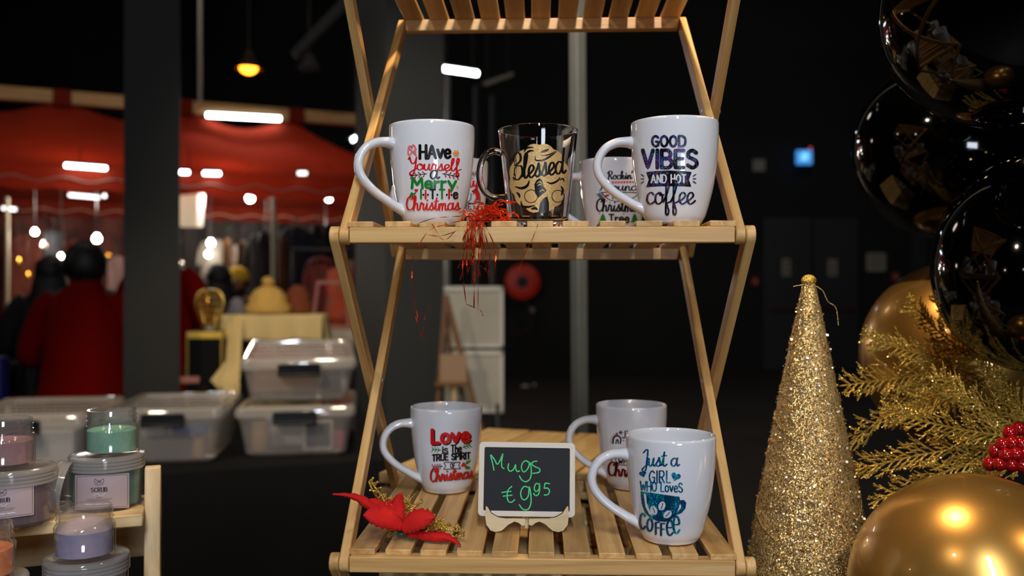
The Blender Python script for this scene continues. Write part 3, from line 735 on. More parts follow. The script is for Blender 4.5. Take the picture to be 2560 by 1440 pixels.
mug('white mug with merry Christmas verse in red, black and green, front of upper shelf', 1080, .945, 1, art_merry, radians(25))
mug('white mug with dark sparkling good vibes and hot coffee lettering on upper shelf', 1686, .925, 1, art_good)
mug('white mug with black rocking around the tree print, behind the good vibes mug', 1534, 1.185, 1, art_rockin)
mug('white mug mostly hidden behind the merry Christmas mug, red and black print', 1135, 1.185, 1, art_naughty)
mug('white mug with red Love and green sprigs, beside the price chalkboard', 1116, 1.126, 0, art_love, radians(15))
mug('white mug on lower shelf partly hidden behind the teal coffee cup mug', 1578, 1.145, 0, art_loves_christmas)
mug('white mug with teal holographic coffee cup print at front of lower shelf', 1676, .905, 0, art_girl)

# glass mug
GR_O = [(0, 0), (.028, 0), (.0318, .0018), (.0328, .006), (.0362, .04), (.0398, .075), (.0432, .103), (.0440, .1085), (.0436, .1098), (.0424, .1095), (.0414, .103), (.0379, .075), (.0342, .04), (.0310, .0135), (.026, .0105), (0, .0098)]
gx = P(1345, 0, .985).x
def glass_r(t): return .0328 + (.044 - .0328) * max(0, min(1, (t - .006) / .1025))
gm = thing('glass_mug', 'clear glass mug with gold printed head design on upper shelf', 'mug', (gx, .985, SHELF[1] - .0011))
MB().lathe(GR_O, 72).build('body', GLASS, gm, True, angle=35)
mb = MB(); q = catmull([(.0405, .0845), (.048, .0865), (.0565, .083), (.0625, .074), (.0645, .062), (.0625, .050), (.0575, .041), (.049, .0355), (.0365, .036)], .003)
mb.tube([(-a, -.002, b) for a, b in q], [(.0036, .0056)] * len(q), 18, flat=(0, 0, 1)); mb.build('handle', GLASS, gm, True, angle=80)
d = Decal(cyl_map((gx, .985, SHELF[1]), glass_r)); 
out = []
for k in range(72):
    a = 2 * pi * k / 72; bump = .99 + .06 * abs(sin(a * 6)); out.append((1348 + 72 * bump * cos(a), 443 + 84 * bump * sin(a)))
d.fill([out], 0, 1.2)
d.text('Blessed', SCRIPT, 1283, 1412, 447, 62, 5.8, 1, -.13, .55)
for pts, ww in (([(1310, 378), (1318, 367), (1334, 366)], 5), ([(1309, 390), (1322, 376), (1336, 374)], 5), ([(1338, 388), (1340, 398), (1362, 396), (1392, 376)], 5), ([(1352, 378), (1364, 374), (1372, 370)], 6),
                ([(1352, 386), (1372, 384), (1390, 374)], 3), ([(1288, 464), (1304, 468), (1318, 462), (1324, 448)], 7), ([(1292, 478), (1298, 484), (1300, 492)], 6), ([(1303, 500), (1306, 512), (1318, 515), (1338, 511)], 6),
                ([(1328, 520), (1338, 518), (1344, 522)], 7), ([(1366, 452), (1378, 456), (1392, 450), (1400, 440)], 5), ([(1402, 462), (1406, 474), (1402, 486)], 6), ([(1398, 448), (1406, 444), (1410, 452)], 4), ([(1408, 492), (1404, 508), (1396, 516)], 4)):
    d.line(pts, ww, 1, True, 0, True)
d.fill([[(1336, 458), (1342, 447), (1350, 443), (1356, 450), (1358, 462), (1366, 474), (1360, 480), (1354, 484), (1346, 492), (1338, 480)]], 1)
d.fill([[(1346, 530), (1350, 505), (1358, 494), (1368, 488), (1372, 505), (1372, 530)]], 1)
for pts in ([(1342, 456), (1350, 452), (1356, 458)], [(1344, 462), (1350, 458), (1354, 462)], [(1348, 478), (1356, 472), (1362, 476)]): d.line(pts, 2.6, 0, True, 0, True)
for cx, cy, r in ((1328, 488, 16), (1394, 488, 15)):
    d.line([(cx + r * cos(t), cy + r * sin(t)) for t in [2 * pi * k / 20 for k in range(21)]], 1.6, 1)
d.build('print', [INK_GOLD, INK_BLACK], gm, False)
sl = MB(); sl.grid(10, 10, lambda a, b: Vector((.0012 * sin(a * 3), -.017 + .034 * a, .003 + .088 * b)))
o = sl.build('paper_slip', PAPER, None, True, solid=.0004, loc=(gx + .0195, .985, SHELF[1] + .0095)); o.rotation_euler = (0, radians(8), radians(10))
tag(o, 'folded white paper slip standing inside the glass mug', 'paper')

# ------------------------------------------------------------------ price chalkboard on its little easel
BY = .945; k_ = BY / FP; bl = P(1317, 1198, BY)
bx, bz = bl.x, bl.z
base_z = SHELF[0]
TILT = radians(9)
board = thing('price_chalkboard', 'small framed chalkboard reading Mugs with a green chalk price', 'sign', (bx, BY, bz)); board.rotation_euler = (-TILT, radians(.9), 0)
def rrect(w, h, r, n=6):
    return [(sx * (w / 2 - r) + r * cos(a + t * pi / 2 / n), sy * (h / 2 - r) + r * sin(a + t * pi / 2 / n)) for sx, sy, a in ((1, 1, 0), (-1, 1, pi / 2), (-1, -1, pi), (1, -1, 3 * pi / 2)) for t in range(n + 1)]
RXZ = Matrix(((1, 0, 0), (0, 0, -1), (0, 1, 0)))    # prism plane x,y -> x,z ; +depth -> -y
W_, H_ = 241 * k_, 182 * k_
mb = MB(); outer = rrect(W_, H_, .0045); inner = rrect(W_ - .0115, H_ - .0115, .0015); n = len(outer)
vs = [(x, y, z) for z in (-.0025, .0016) for x, y in outer] + [(x, y, z) for z in (-.0025, .0016) for x, y in inner]
vs = [RXZ @ Vector(v) for v in vs]; fs = []
for i in range(n):
    j = (i + 1) % n
    fs += [(i, j, n + j, n + i), (n + i, n + j, 3 * n + j, 3 * n + i), (2 * n + j, 2 * n + i, 3 * n + i, 3 * n + j), (j, i, 2 * n + i, 2 * n + j)]
mb.add(vs, fs); mb.build('frame', WHITEWOOD, board, True, .0005, angle=30)
mb = MB(); mb.prism(rrect(W_ - .0116, H_ - .0116, .0015), -.0022, .0004, RXZ); mb.build('slate', CHALKBOARD, board, False)
d = Decal(lambda px, py, l: Vector(((px - 1317) * k_, -.0005 - l * .00001, (1198 - py) * k_)))
Z5 = lambda s: [(940 + float(p.split(',')[0]) * .2778, 980 + float(p.split(',')[1]) * .2778) for p in s.split()]
for s_ in ('1060,708 1045,640 1028,575 1060,610 1088,655 1112,625 1138,562 1128,630 1132,680 1150,692', '1192,650 1186,690 1205,715 1235,700 1255,655 1256,690 1268,716 1290,712',
           '1378,640 1345,620 1315,645 1308,690 1330,720 1365,690 1385,635 1396,710 1388,775 1350,806 1312,790 1290,755', '1447,622 1415,628 1400,650 1430,672 1470,690 1466,720 1410,732',
           '1222,850 1192,880 1182,935 1195,980 1222,988 1250,966', '1135,904 1180,896 1216,893', '1148,936 1190,930 1226,926', '1372,856 1335,848 1306,890 1310,945 1340,965 1372,930 1380,850 1396,930 1395,1000 1370,1048 1325,1046 1292,1008',
           '1468,826 1440,822 1425,860 1438,890 1466,872 1472,818 1474,870 1462,915 1436,926 1420,908', '1562,820 1530,816 1520,822 1514,862', '1514,862 1545,860 1562,885 1548,915 1516,920'):
    d.line(Z5(s_), 3.0, 0)
d.build('chalk_writing', CHALK, board, False)
# easel
ez = bz - H_ / 2; ea = thing('chalkboard_easel', 'tiny plywood easel with two upturned hooks holding the chalkboard', 'easel', (bx, BY - .004, base_z))
def plate(fn): return [(fn(p[0]), p[1]) for p in HK]
kz = lambda py: (HC - (py - CY) * .93 / FP) - base_z
HKp = [(1219, 1265), (1223, 1268), (1233, 1284), (1250, 1293), (1268, 1295), (1290, 1294), (1317, 1294), (1317, 1309), (1309, 1312), (1300, 1305), (1290, 1302), (1275, 1310), (1258, 1326), (1243, 1330), (1230, 1326), (1220, 1312), (1217, 1290)]
low = kz(1330); half = [((x - 1317) * k_, kz(y) - low) for x, y in HKp]
for sg in (1, -1):
    poly = [(x * sg, y) for x, y in half]; poly = poly if sg > 0 else poly[::-1]
    R = Matrix.Rotation(radians(-7 * sg), 3, 'Z') @ RXZ
    mb = MB(); mb.prism(poly[::-1], .0105, .0137, R, mi_side=1); mb.build('hook', [PLY, BURNT], ea, True, .0002)
mb = MB(); mb.box((0, .019, .008), (.004, .033, .015)); mb.build('back_strut', PLY, ea, False)

# ------------------------------------------------------------------ poinsettia pick on the lower shelf
def PP(px, py, y): return P(px, py, y)
pin = P(1010, 1338, .905); pin.z = SHELF[0] + .001
po = thing('poinsettia_pick', 'red felt poinsettia pick with gold glitter sprays on lower shelf', 'artificial flower', pin)
pl = lambda px, py, y: P(px, py, y) - pin
def petal(pts, wid, nm='petal', fold=.004):
    q = catmull([tuple(p) for p in pts], .004); n = len(q); mb = MB(); vs = []
    for i, p in enumerate(q):
        t = i / (n - 1); wv = wid[0] + (wid[1] - wid[0]) * t; wv *= (sin(pi * min(1, max(0, .12 + t * .88))) ** .6) * (1 + .13 * sin(t * 40))
        a = Vector(q[min(n - 1, i + 1)]) - Vector(q[max(0, i - 1)]); sd = a.cross(Vector((0, -1, .55))).normalized()
        vs += [Vector(p) - sd * wv, Vector(p) - sd * wv * .45 + Vector((0, -fold * .7, 0)), Vector(p) + Vector((0, -fold, 0)), Vector(p) + sd * wv * .45 + Vector((0, -fold * .5, 0)), Vector(p) + sd * wv]
    mb.add(vs, [(i * 5 + k, i * 5 + k + 1, i * 5 + 6 + k, i * 5 + 5 + k) for i in range(n - 1) for k in range(4)])
    mb.build(nm, RED_FELT, po, True, solid=.0008)
petal([pl(1005, 1318, .90), pl(960, 1292, .895), pl(905, 1250, .885), pl(870, 1238, .875), pl(833, 1234, .865)], (.0075, .0012))
petal([pl(1008, 1315, .897), pl(960, 1295, .88), pl(910, 1286, .868)], (.008, .0125))
petal([pl(1000, 1310, .91), pl(950, 1275, .905), pl(918, 1250, .90)], (.008, .010))
petal([pl(1006, 1322, .895), pl(1040, 1300, .885), pl(1088, 1292, .88)], (.009, .0125))
petal([pl(1020, 1332, .898), pl(1085, 1340, .89), pl(1120, 1344, .885), pl(1152, 1362, .878)], (.0065, .003))
petal([pl(998, 1305, .925), pl(995, 1262, .93), pl(1003, 1232, .93)], (.008, .006))
petal([pl(990, 1300, .925), pl(975, 1262, .93), pl(978, 1250, .93)], (.007, .005))
def gold_spray(a, tips, seed, name='gold_spray'):
    r = random.Random(seed); mb = MB()
    for tpt in tips:
        c = [tuple(a + (tpt - a) * t + Vector((r.uniform(-1, 1), r.uniform(-1, 1), r.uniform(-1, 1))) * .003 * (t > 0)) for t in (0, .35, .7, 1)]
        q = catmull(c, .002); mb.tube(q, [.0009 + .0004 * (i % 2) for i in range(len(q))], 5)
        for i in range(4, len(q), 3):
            d_ = Vector((r.uniform(-1, 1), r.uniform(-1, .2), r.uniform(-.2, 1))).normalized() * r.uniform(.004, .009); e = Vector(q[i]) + d_
            mb.tube([q[i], tuple((Vector(q[i]) + e) / 2), tuple(e)], [.0008, .0011, .0006], 5); mb.ball(e, .0013, 6, 4)
    mb.build(name, GOLD_GLITTER, po)
gold_spray(pl(985, 1295, .93), [pl(925, 1205, .95), pl(935, 1215, .94), pl(962, 1232, .95), pl(1030, 1250, .95), pl(1052, 1262, .945), pl(968, 1255, .93), pl(1010, 1262, .935)], 3)
gold_spray(pl(1050, 1325, .90), [pl(1085, 1282, .905), pl(1105, 1290, .905), pl(1125, 1310, .90), pl(1150, 1325, .895), pl(1158, 1340, .89), pl(1100, 1318, .89), pl(1070, 1300, .90)], 5)
mb = MB(); r = random.Random(4)
for k in range(16):
    a = r.uniform(0, 2 * pi); l = r.uniform(.012, .026); mb.tube([(0, 0, .007), (cos(a) * l * .5, -abs(sin(a)) * l * .5, .010), (cos(a) * l, -abs(sin(a)) * l * .8, .004 + r.uniform(0, .006))], [.0009, .0008, .0003], 5)
mb.tube([(-.006, -.002, .0045), (.02, .0, .0045)], .0032, 8)
mb.build('green_base', GREEN_PICK, po)

# ------------------------------------------------------------------ red foil tinsel hanging over the upper shelf
tin0 = P(1205, 548, .885); tin0.z = SHELF[1] + .002
ti = thing('red_tinsel', 'tuft of red foil tinsel spilling over the upper shelf edge', 'tinsel', tin0)
r = random.Random(12); mb = MB()
def strip(mb, pts, wd, tw=6):
    q = catmull([tuple(p) for p in pts], .003); n = len(q); vs = []
    for i, p in enumerate(q):
        a = i * .35 * tw / 6 + r.uniform(0, .2); dv = Vector((cos(a), -abs(sin(a)) * .6 - .1, sin(a))) * wd
        vs += [Vector(p) - dv, Vector(p) + dv]
    mb.add(vs, [(2 * i, 2 * i + 1, 2 * i + 3, 2 * i + 2) for i in range(n - 1)])
for k in range(64):
    c = P(r.gauss(1212, 22), r.uniform(530, 556), .905 + r.uniform(-.015, .02)) - tin0
    e = c + Vector((r.uniform(-.012, .030), r.uniform(-.012, .012), r.uniform(-.006, .012))); m = (c + e) / 2 + Vector((r.uniform(-.008, .008), r.uniform(-.008, .004), r.uniform(0, .01)))
    for p in (c, m, e): p.z = max(p.z, .001)
    strip(mb, [c, m, e], r.uniform(.0005, .0011), 9)
mb.build('foil_tuft', RED_FOIL, ti, False)
hang = MB()
ends = [(1175, 640), (1190, 660), (1160, 625), (1200, 690), (1215, 675), (1150, 700), (1165, 760), (1185, 770), (1178, 655), (1205, 640), (1212, 620), (1140, 610), (1195, 780), (1170, 680), (1222, 692), (1196, 650), (1182, 700), (1158, 660), (1168, 640), (1208, 655)]
ends += [(r.gauss(1185, 22), r.uniform(610, 700)) for _ in range(7)]
for ex, ey in ends:
    s0 = P(1190 + r.uniform(-20, 25), 548, .875) - tin0; lip = P((1190 + ex) / 2 + r.uniform(-8, 8), 563, .852) - tin0; e = P(ex, ey, .85 + r.uniform(-.004, .03)) - tin0
    md = (lip + e) / 2 + Vector((r.uniform(-.006, .006), -.003, 0)); strip(hang, [s0, lip, md, e], r.uniform(.0003, .0008), 5)
for pts in (((1170, 548), (1120, 560), (1075, 575), (1045, 615)), ((1160, 540), (1090, 545), (1040, 560)), ((1150, 575), (1100, 590), (1060, 585)), ((1345, 560), (1330, 600), (1312, 635), (1296, 680)), ((1150, 565), (1110, 600), (1080, 560)),
            ((1032, 640), (1030, 690), (1036, 750), (1046, 800)), ((1078, 765), (1062, 795), (1056, 840)), ((1190, 660), (1212, 672), (1222, 692)), ((1165, 760), (1200, 775), (1208, 790)), ((1030, 770), (1042, 800), (1056, 850))):
    strip(hang, [P(x, y, .848 + .003 * i) - tin0 for i, (x, y) in enumerate(pts)], .0004, 7)
hang.build('hanging_strand', RED_FOIL, ti, False)

# ------------------------------------------------------------------ wooden crate behind the lower shelf
CA = -radians(19.3); cr0 = Vector((-.216, 1.434, TABLE_Z)); crate = thing('wooden_crate', 'upturned pale slatted wooden crate standing behind the lower shelf', 'crate', cr0, CA)
CW, CD, CHt = .40, .49, .289
for k in range(4):
    MB().box((CW / 8 + k * CW / 4, CD / 2 - .005 * (k % 2), CHt - .009), (CW / 4 - .006, CD, .017), tone=random.uniform(.2, .9)).build('top_plank', CRATE, crate, True, .002)
for k in range(3):
    for yy in (.012, CD - .012):
        MB().box((CW / 2, yy, CHt - .066 - k * .092), (CW - .004, .014, .080), tone=random.uniform(.1, .9)).build('side_plank', CRATE, crate, True, .0015)
for sx in (.014, CW - .014):
    MB().box((sx, CD / 2, (CHt - .02) / 2), (.022, CD - .045, CHt - .022), tone=random.uniform(.2, .8)).build('end_panel', CRATE, crate, True, .0015)
crate2 = thing('wooden_crate', 'low slatted wooden crate lying under the lower shelf of the stand', 'crate', (-.135, 1.03, TABLE_Z), -radians(24))
mb = MB()
for k in range(3): MB().box((.13, .005 + k * .085, .292), (.26, .072, .014), Matrix.Rotation(.02 * k, 3, 'Z'), tone=random.uniform(.1, .7)).build('top_plank', CRATE, crate2, True, .0015)
for sx in (.012, .248): MB().box((sx, .09, .142), (.018, .22, .284), tone=.4).build('end_panel', CRATE, crate2, True, .0015)

for k in range(3): MB().box((.13, -.028, .255 - k * .085), (.26, .012, .07), tone=random.uniform(.1, .8)).build('side_plank', CRATE, crate2, True, .0015)
# ------------------------------------------------------------------ jar riser and scrub jars
RZ_ = radians(20)
e1 = Vector((cos(RZ_), sin(RZ_), 0)); e2 = Vector((-sin(RZ_), cos(RZ_), 0))
rc = Vector((-.4255, 1.036, 0))                        # front right corner of the upper tread
riser = thing('jar_riser', 'pale pine stepped riser holding the scrub jars', 'display stand', (rc.x, rc.y, TABLE_Z), RZ_)
UZ = 1.092 - TABLE_Z; LZ = 1.0065 - TABLE_Z
MB().box((-.2935, .05, UZ - .0075), (.585, .104, .015), tone=.6).build('tread', PINE, riser, True, .002)
MB().box((-.2935, -.065, LZ - .0075), (.585, .112, .015), tone=.4).build('tread', PINE, riser, True, .002)
for x in (.008, -.59):
    mb = MB(); poly = [(.060, UZ + .044), (.076, UZ + .030), (.094, UZ - .02), (.075, 0), (-.025, 0), (.036, UZ - .012), (.044, UZ + .044)]
    mb.prism(poly[::-1], x - .009, x + .009, RYZ, tone=.7); mb.gr = [(v[2], v[1], v[0]) for v in mb.v]; mb.build('side_leg', PINE, riser, True, .0015)
    MB().box((x, -.06, LZ / 2 - .008), (.018, .09, LZ - .016), tone=.5).build('side_leg', PINE, riser, True, .0015)
MB().box((-.29, .098, UZ - .05), (.578, .012, .05), tone=.3).build('back_rail', PINE, riser, True, .001)

def scrub(name, c1, c2, sc=60, c3=None):
    m = M(name, c1, .75, noise=(c2, sc)); m.node_tree.nodes['Principled BSDF'].inputs['Subsurface Weight'].default_value = .15; m.node_tree.nodes['Principled BSDF'].inputs['Subsurface Radius'].default_value = (.004, .004, .004)
    return m
S_GREEN = scrub('mint_scrub', (.46, .70, .60), (.56, .80, .68)); S_DKGREEN = scrub('sea_green_scrub', (.20, .42, .38), (.30, .52, .47))
S_MAUVE = scrub('mauve_scrub', (.60, .42, .46), (.68, .50, .53)); S_DKMAUVE = scrub('plum_scrub', (.40, .30, .34), (.48, .37, .40))
S_LILAC = scrub('lilac_blue_scrub', (.52, .55, .74), (.78, .70, .80), 25); S_ORANGE = scrub('orange_scrub', (.85, .42, .10), (.93, .55, .20)); S_PALE = scrub('pale_grey_scrub', (.62, .60, .63), (.70, .68, .70))
LABEL_INK = M('label_ink', (.16, .13, .22), .6); LABEL_PAPER = M('lilac_label_paper', (.68, .61, .63), .65)
ysh = lambda y: y
def big_jar(label, px, y, z0, fill, art=None, R=.0425, H=.062, group='large scrub jars'):
    c = P(px, 0, y); t = thing('scrub_jar', label, 'jar', (c.x, y, z0 + .0004), 0, group)
    r = R - .0018
    MB().lathe([(0, 0), (r - .003, 0), (r, .003), (r, H - .016), (r - .003, H - .013), (r - .0035, H - .003), (r - .006, H - .003), (r - .0055, H - .015), (r - .0025, H - .018), (r - .0022, .0045), (r - .004, .003), (0, .003)], 56).build('body', CLEARPLASTIC, t, True, angle=35)
    MB().lathe([(0, .0032), (r - .0045, .0032), (r - .0026, .005), (r - .0026, H - .0215), (r - .004, H - .0195), (0, H - .019)], 48).build('scrub', fill, t, True, angle=35)
    lp = [(0, H), (R - .007, H), (R - .0055, H + .0008), (R - .001, H - .0002), (R, H - .002)]
    for k in range(3): lp += [(R, H - .0045 - k * .004), (R - .0007, H - .005 - k * .004), (R - .0007, H - .0065 - k * .004), (R, H - .007 - k * .004)]
    lp += [(R, H - .0165), (R - .0012, H - .0165), (R - .0012, H - .0025), (0, H - .0015)]
    MB().lathe(lp, 56).build('lid', LIDPLASTIC, t, True, angle=35)
    if art:
        d = Decal(cyl_map((c.x, y, z0), lambda q: r, .0003, .00001)); art(d); d.build('paper_label', [LABEL_PAPER, LABEL_INK, INK_WHITE], t, False)
    return t


def label_art(x0, y0, x1, y1, txt, tx0, tx1, sl=0.0):
    def art(d):
        S = lambda x, y: (x, y + (x - x0) * sl)
        d.fill([[S(x0, y0), S(x1, y0), S(x1, y1), S(x0, y1)]], 0, 2.0)
        i = 4; d.line([S(x0 + i, y0 + i), S(x1 - i, y0 + i), S(x1 - i, y1 - i), S(x0 + i, y1 - i), S(x0 + i, y0 + i)], .9, 1, False)
        cx = (tx0 + tx1) / 2; hh = y1 - y0
        for sg in (-1, 1): d.line([S(cx + sg * 2, y0 + hh * .22), S(cx + sg * 10, y0 + hh * .13), S(cx + sg * 11, y0 + hh * .22), S(cx + sg * 4, y0 + hh * .25), S(cx - sg * 3, y0 + hh * .17)], 1.3, 1)
        d.line([S(cx - 11, y0 + hh * .28), S(cx, y0 + hh * .31), S(cx + 11, y0 + hh * .28)], 1.2, 1)
        d.text(txt, BLOCK, tx0, tx1, y0 + hh * .50 + (tx0 - x0) * sl, hh * .115, 2.6, 1, sl, .55, .3)
        d.line([S(cx - 14, y0 + hh * .60), S(cx - 4, y0 + hh * .55), S(cx + 4, y0 + hh * .62), S(cx + 16, y0 + hh * .55)], 1.0, 2)
        d.line([S(cx - 7, y0 + hh * .67), S(cx + 7, y0 + hh * .67)], 1.0, 1, False)
        d.line([S(cx - 30, y0 + hh * .71), S(cx + 32, y0 + hh * .71)], .7, 1, False); d.line([S(cx - 24, y0 + hh * .755), S(cx + 26, y0 + hh * .755)], .7, 1, False)
        for k in (-1, 0, 1): d.line([S(cx - 10 + k * 24, y0 + hh * .85), S(cx + 9 + k * 24, y0 + hh * .85)], 2.4, 2, False)
    return art


def small_jar(label, px, y, z0, fill, scoop=False, R=.030, H=.052, group='small open scrub jars', top=None):
    c = P(px, 0, y); t = thing('sample_jar', label, 'jar', (c.x, y, z0 + .0012), 0, group); r = R; s = .0022
    MB().lathe([(0, 0), (r - .002, 0), (r, .002), (r, H - .020), (r - .0015, H - .0175), (r - .0030, H - .0165), (r - .0030, H - .0125), (r - .0018, H - .0118), (r - .0030, H - .011), (r - .0030, H - .007), (r - .0018, H - .0063), (r - .003, H - .0055), (r - .0032, H), (r - .0052, H),
                (r - .0052, H - .016), (r - s, H - .021), (r - s, .004), (0, .0035)], 56).build('body', CLEARPLASTIC, t, True, angle=35)
    f = H - .024
    MB().lathe([(0, .0037), (r - s - .0006, .0042), (r - s - .0004, f), (r - s - .003, f + .0015), (r * .5, f + (.001 if not scoop else .009)), (0, f + (.0 if not scoop else .011))], 48).build('scrub', fill, t, True, angle=50)
    if scoop and top: MB().lathe([(r - s - .0006, f + .0005), (r - s - .003, f + .003), (r * .5, f + .0105), (0, f + .012)], 40).build('scrub_crust', top, t)
    return t


RT = 1.092
big_jar('large jar of dark green scrub with lilac label on upper riser step', 268, 1.075, RT, S_DKGREEN, label_art(189, 1189, 323, 1276, 'SCRUB', 229, 268, -.045))
big_jar('large jar of plum scrub at the left edge of upper riser step', 37, .995, RT, S_DKMAUVE, label_art(-48, 1222, 85, 1305, 'SCRUB', -14, 25, -.13))
small_jar('small open jar of mint green scrub atop the dark green jar', 280, 1.070, RT + .0625, S_GREEN)
small_jar('small open jar of mauve scrub atop the plum jar', 14, .992, RT + .0625, S_MAUVE)
big_jar('large pale jar on lower riser step carrying the lilac blue jar', 218, .952, 1.0065, S_PALE)
small_jar('small open jar of lilac blue scrub in front of the dark green jar', 213, .944, 1.0065 + .0625, S_LILAC, True, top=M('pale_pink_crust', (.80, .72, .72), .8, noise=((.74, .64, .70), 80)))
big_jar('large pale jar carrying the orange jar at the bottom left corner', -48, .875, 1.0065, S_PALE)
small_jar('small open jar of orange scrub at the left edge of the picture', -46, .872, 1.0065 + .0625, S_ORANGE)
lc = P(152, 1222, 1.035)
lid = thing('loose_jar_lid', 'clear jar lid leaning on its edge between the plum and green jars', 'lid', (lc.x, 1.035, RT + .0312)); lid.rotation_euler = (0, radians(-80), radians(12))
lp = [(0, .008), (.024, .008), (.0285, .0075), (.0295, .006)]
for k in range(2): lp += [(.0295, .002 - k * .005), (.0288, .0015 - k * .005), (.0288, .0005 - k * .005), (.0295, 0 - k * .005)]
lp += [(.0295, -.008), (.0283, -.008), (.0283, .0055), (0, .0065)]
MB().lathe(lp, 48).build('lid_shell', LIDPLASTIC, lid, True, angle=35)

# ------------------------------------------------------------------ glitter cone tree
cx_, cy_ = P(2022, 0, 1.04).x, 1.04
cone = thing('glitter_cone_tree', 'gold and champagne glitter cone tree beside the balloons', 'decoration', (cx_, cy_, TABLE_Z + .001))
CHh, CR = .588, .112
lean = .0
def cone_r(z): return .0065 + (CR - .0065) * (1 - z / CHh) + .0045 * sin(pi * z / CHh)
mb = MB(); rows = 60; n = 48; rg = []
rr_ = random.Random(5)
for i in range(rows + 1):
    z = CHh * i / rows; rg.append([Vector(((cone_r(z) + rr_.uniform(-.0012, .0012)) * cos(2 * pi * k / n), (cone_r(z) + rr_.uniform(-.0012, .0012)) * sin(2 * pi * k / n), z)) for k in range(n)])
mb.loft(rg); mb.build('cone_body', GOLD_THREAD, cone)
th = MB()
for k in range(46):
    a0 = rr_.uniform(0, 2 * pi); z0 = rr_.uniform(.0, .5); dz = rr_.uniform(-.12, .12); tw = rr_.uniform(1.2, 3.5); pts = []
    for i in range(26):
        t = i / 25; z = min(CHh - .01, max(.002, z0 + dz * t)); a = a0 + tw * t; R_ = cone_r(z) + .0012; pts.append((R_ * cos(a), R_ * sin(a), z))
    th.tube(pts, .0006, 4)
th.build('gold_thread', GOLD_THREAD, cone)
for nm, mt, cnt, sd in (('gold_sequins', GOLD_FLAKE, 3000, 1), ('champagne_sequins', SILVER_FLAKE, 4600, 2)):
    fl = MB(); q = random.Random(sd)
    for k in range(cnt):
        z = CHh * (1 - sqrt(q.random())); a = q.uniform(0, 2 * pi); R_ = cone_r(z) + q.uniform(.0006, .0022)
        c = Vector((R_ * cos(a), R_ * sin(a), z)); nrm = (Vector((cos(a), sin(a), .15)) + Vector((q.gauss(0, .5), q.gauss(0, .5), q.gauss(0, .5)))).normalized()
        u = nrm.orthogonal().normalized(); v = nrm.cross(u); s_ = q.uniform(.0009, .0019)
        fl.add([c + u * s_, c + v * s_, c - u * s_, c - v * s_], [(0, 1, 2, 3)])
    o = fl.build(nm, mt, cone, False); o['kind'] = 'stuff'
mb = MB(); mb.ball((0, 0, CHh + .002), (.0085, .0085, .007), 14, 10); mb.build('tip', GOLD_GLITTER, cone)
mb = MB(); mb.tube(catmull([(.006, -.004, CHh - .004), (.014, -.006, CHh - .010), (.020, -.006, CHh - .022), (.030, -.004, CHh - .030), (.033, -.004, CHh - .05)], .003), .0006, 5); mb.tube(catmull([(-.004, -.004, CHh - .002), (-.02, -.006, CHh - .005)], .004), .0005, 5); mb.build('loose_thread', GOLD_THREAD, cone)

# ------------------------------------------------------------------ balloons
def balloon(label, c, r, rz_, rx, mat, knot, group):
    t = thing('balloon', label, 'balloon', c, 0, group)
    kd = Vector(knot).normalized(); R = kd.to_track_quat('-Z', 'Y').to_matrix()
    prof = []
    for k in range(33):
        a = -pi / 2 + pi * k / 32; rr = cos(a); z = sin(a)
        if z < 0: z *= 1.08; rr *= (1 - .10 * (-sin(a)) ** 2)
        prof.append((max(0, rr * rx), z * rz_))
    mb = MB(); mb.lathe(prof, 64); mb.v = [tuple(R @ Vector(v)) for v in mb.v]; mb.build('body', mat, t, True, angle=80)
    mb = MB(); e = -rz_ * 1.08; mb.lathe([(.0, e + .004), (.006, e), (.003, e - .006), (.009, e - .014), (.0105, e - .016), (.008, e - .0155), (0, e - .009)], 20); mb.v = [tuple(R @ Vector(v)) for v in mb.v]; mb.build('knot', mat, t)
    return t
bp_ = lambda px, py, y: P(px, py, y)
balloon('large glossy black balloon at the top right corner', bp_(2508, 22, 1.0), .13, .133, .131, BALLOON_BLACK, (.7, .5, -.2), 'black balloons')
balloon('glossy black balloon behind the top corner one, furthest from the edge', bp_(2375, 377, 1.36), .14, .148, .135, BALLOON_BLACK, (.8, .4, -.3), 'black balloons')
balloon('glossy black balloon hanging over the gold branch at right edge', bp_(2588, 652, 1.1), .13, .146, .117, BALLOON_BLACK, (.5, .6, .9), 'black balloons')
balloon('gold chrome balloon partly hidden behind the glitter branches', bp_(2402, 888, 1.38), .148, .150, .146, BALLOON_GOLD, (.8, .5, .2), 'gold balloons')
balloon('gold chrome balloon at the bottom right corner', bp_(2440, 1492, .86), .115, .118, .1165, BALLOON_GOLD, (.8, .5, -.3), 'gold balloons')
0 and balloon('black balloon almost out of view below the gold one behind branches', bp_(2690, 1060, 1.22), .12, .128, .118, BALLOON_BLACK, (.8, .5, .3), 'black balloons')

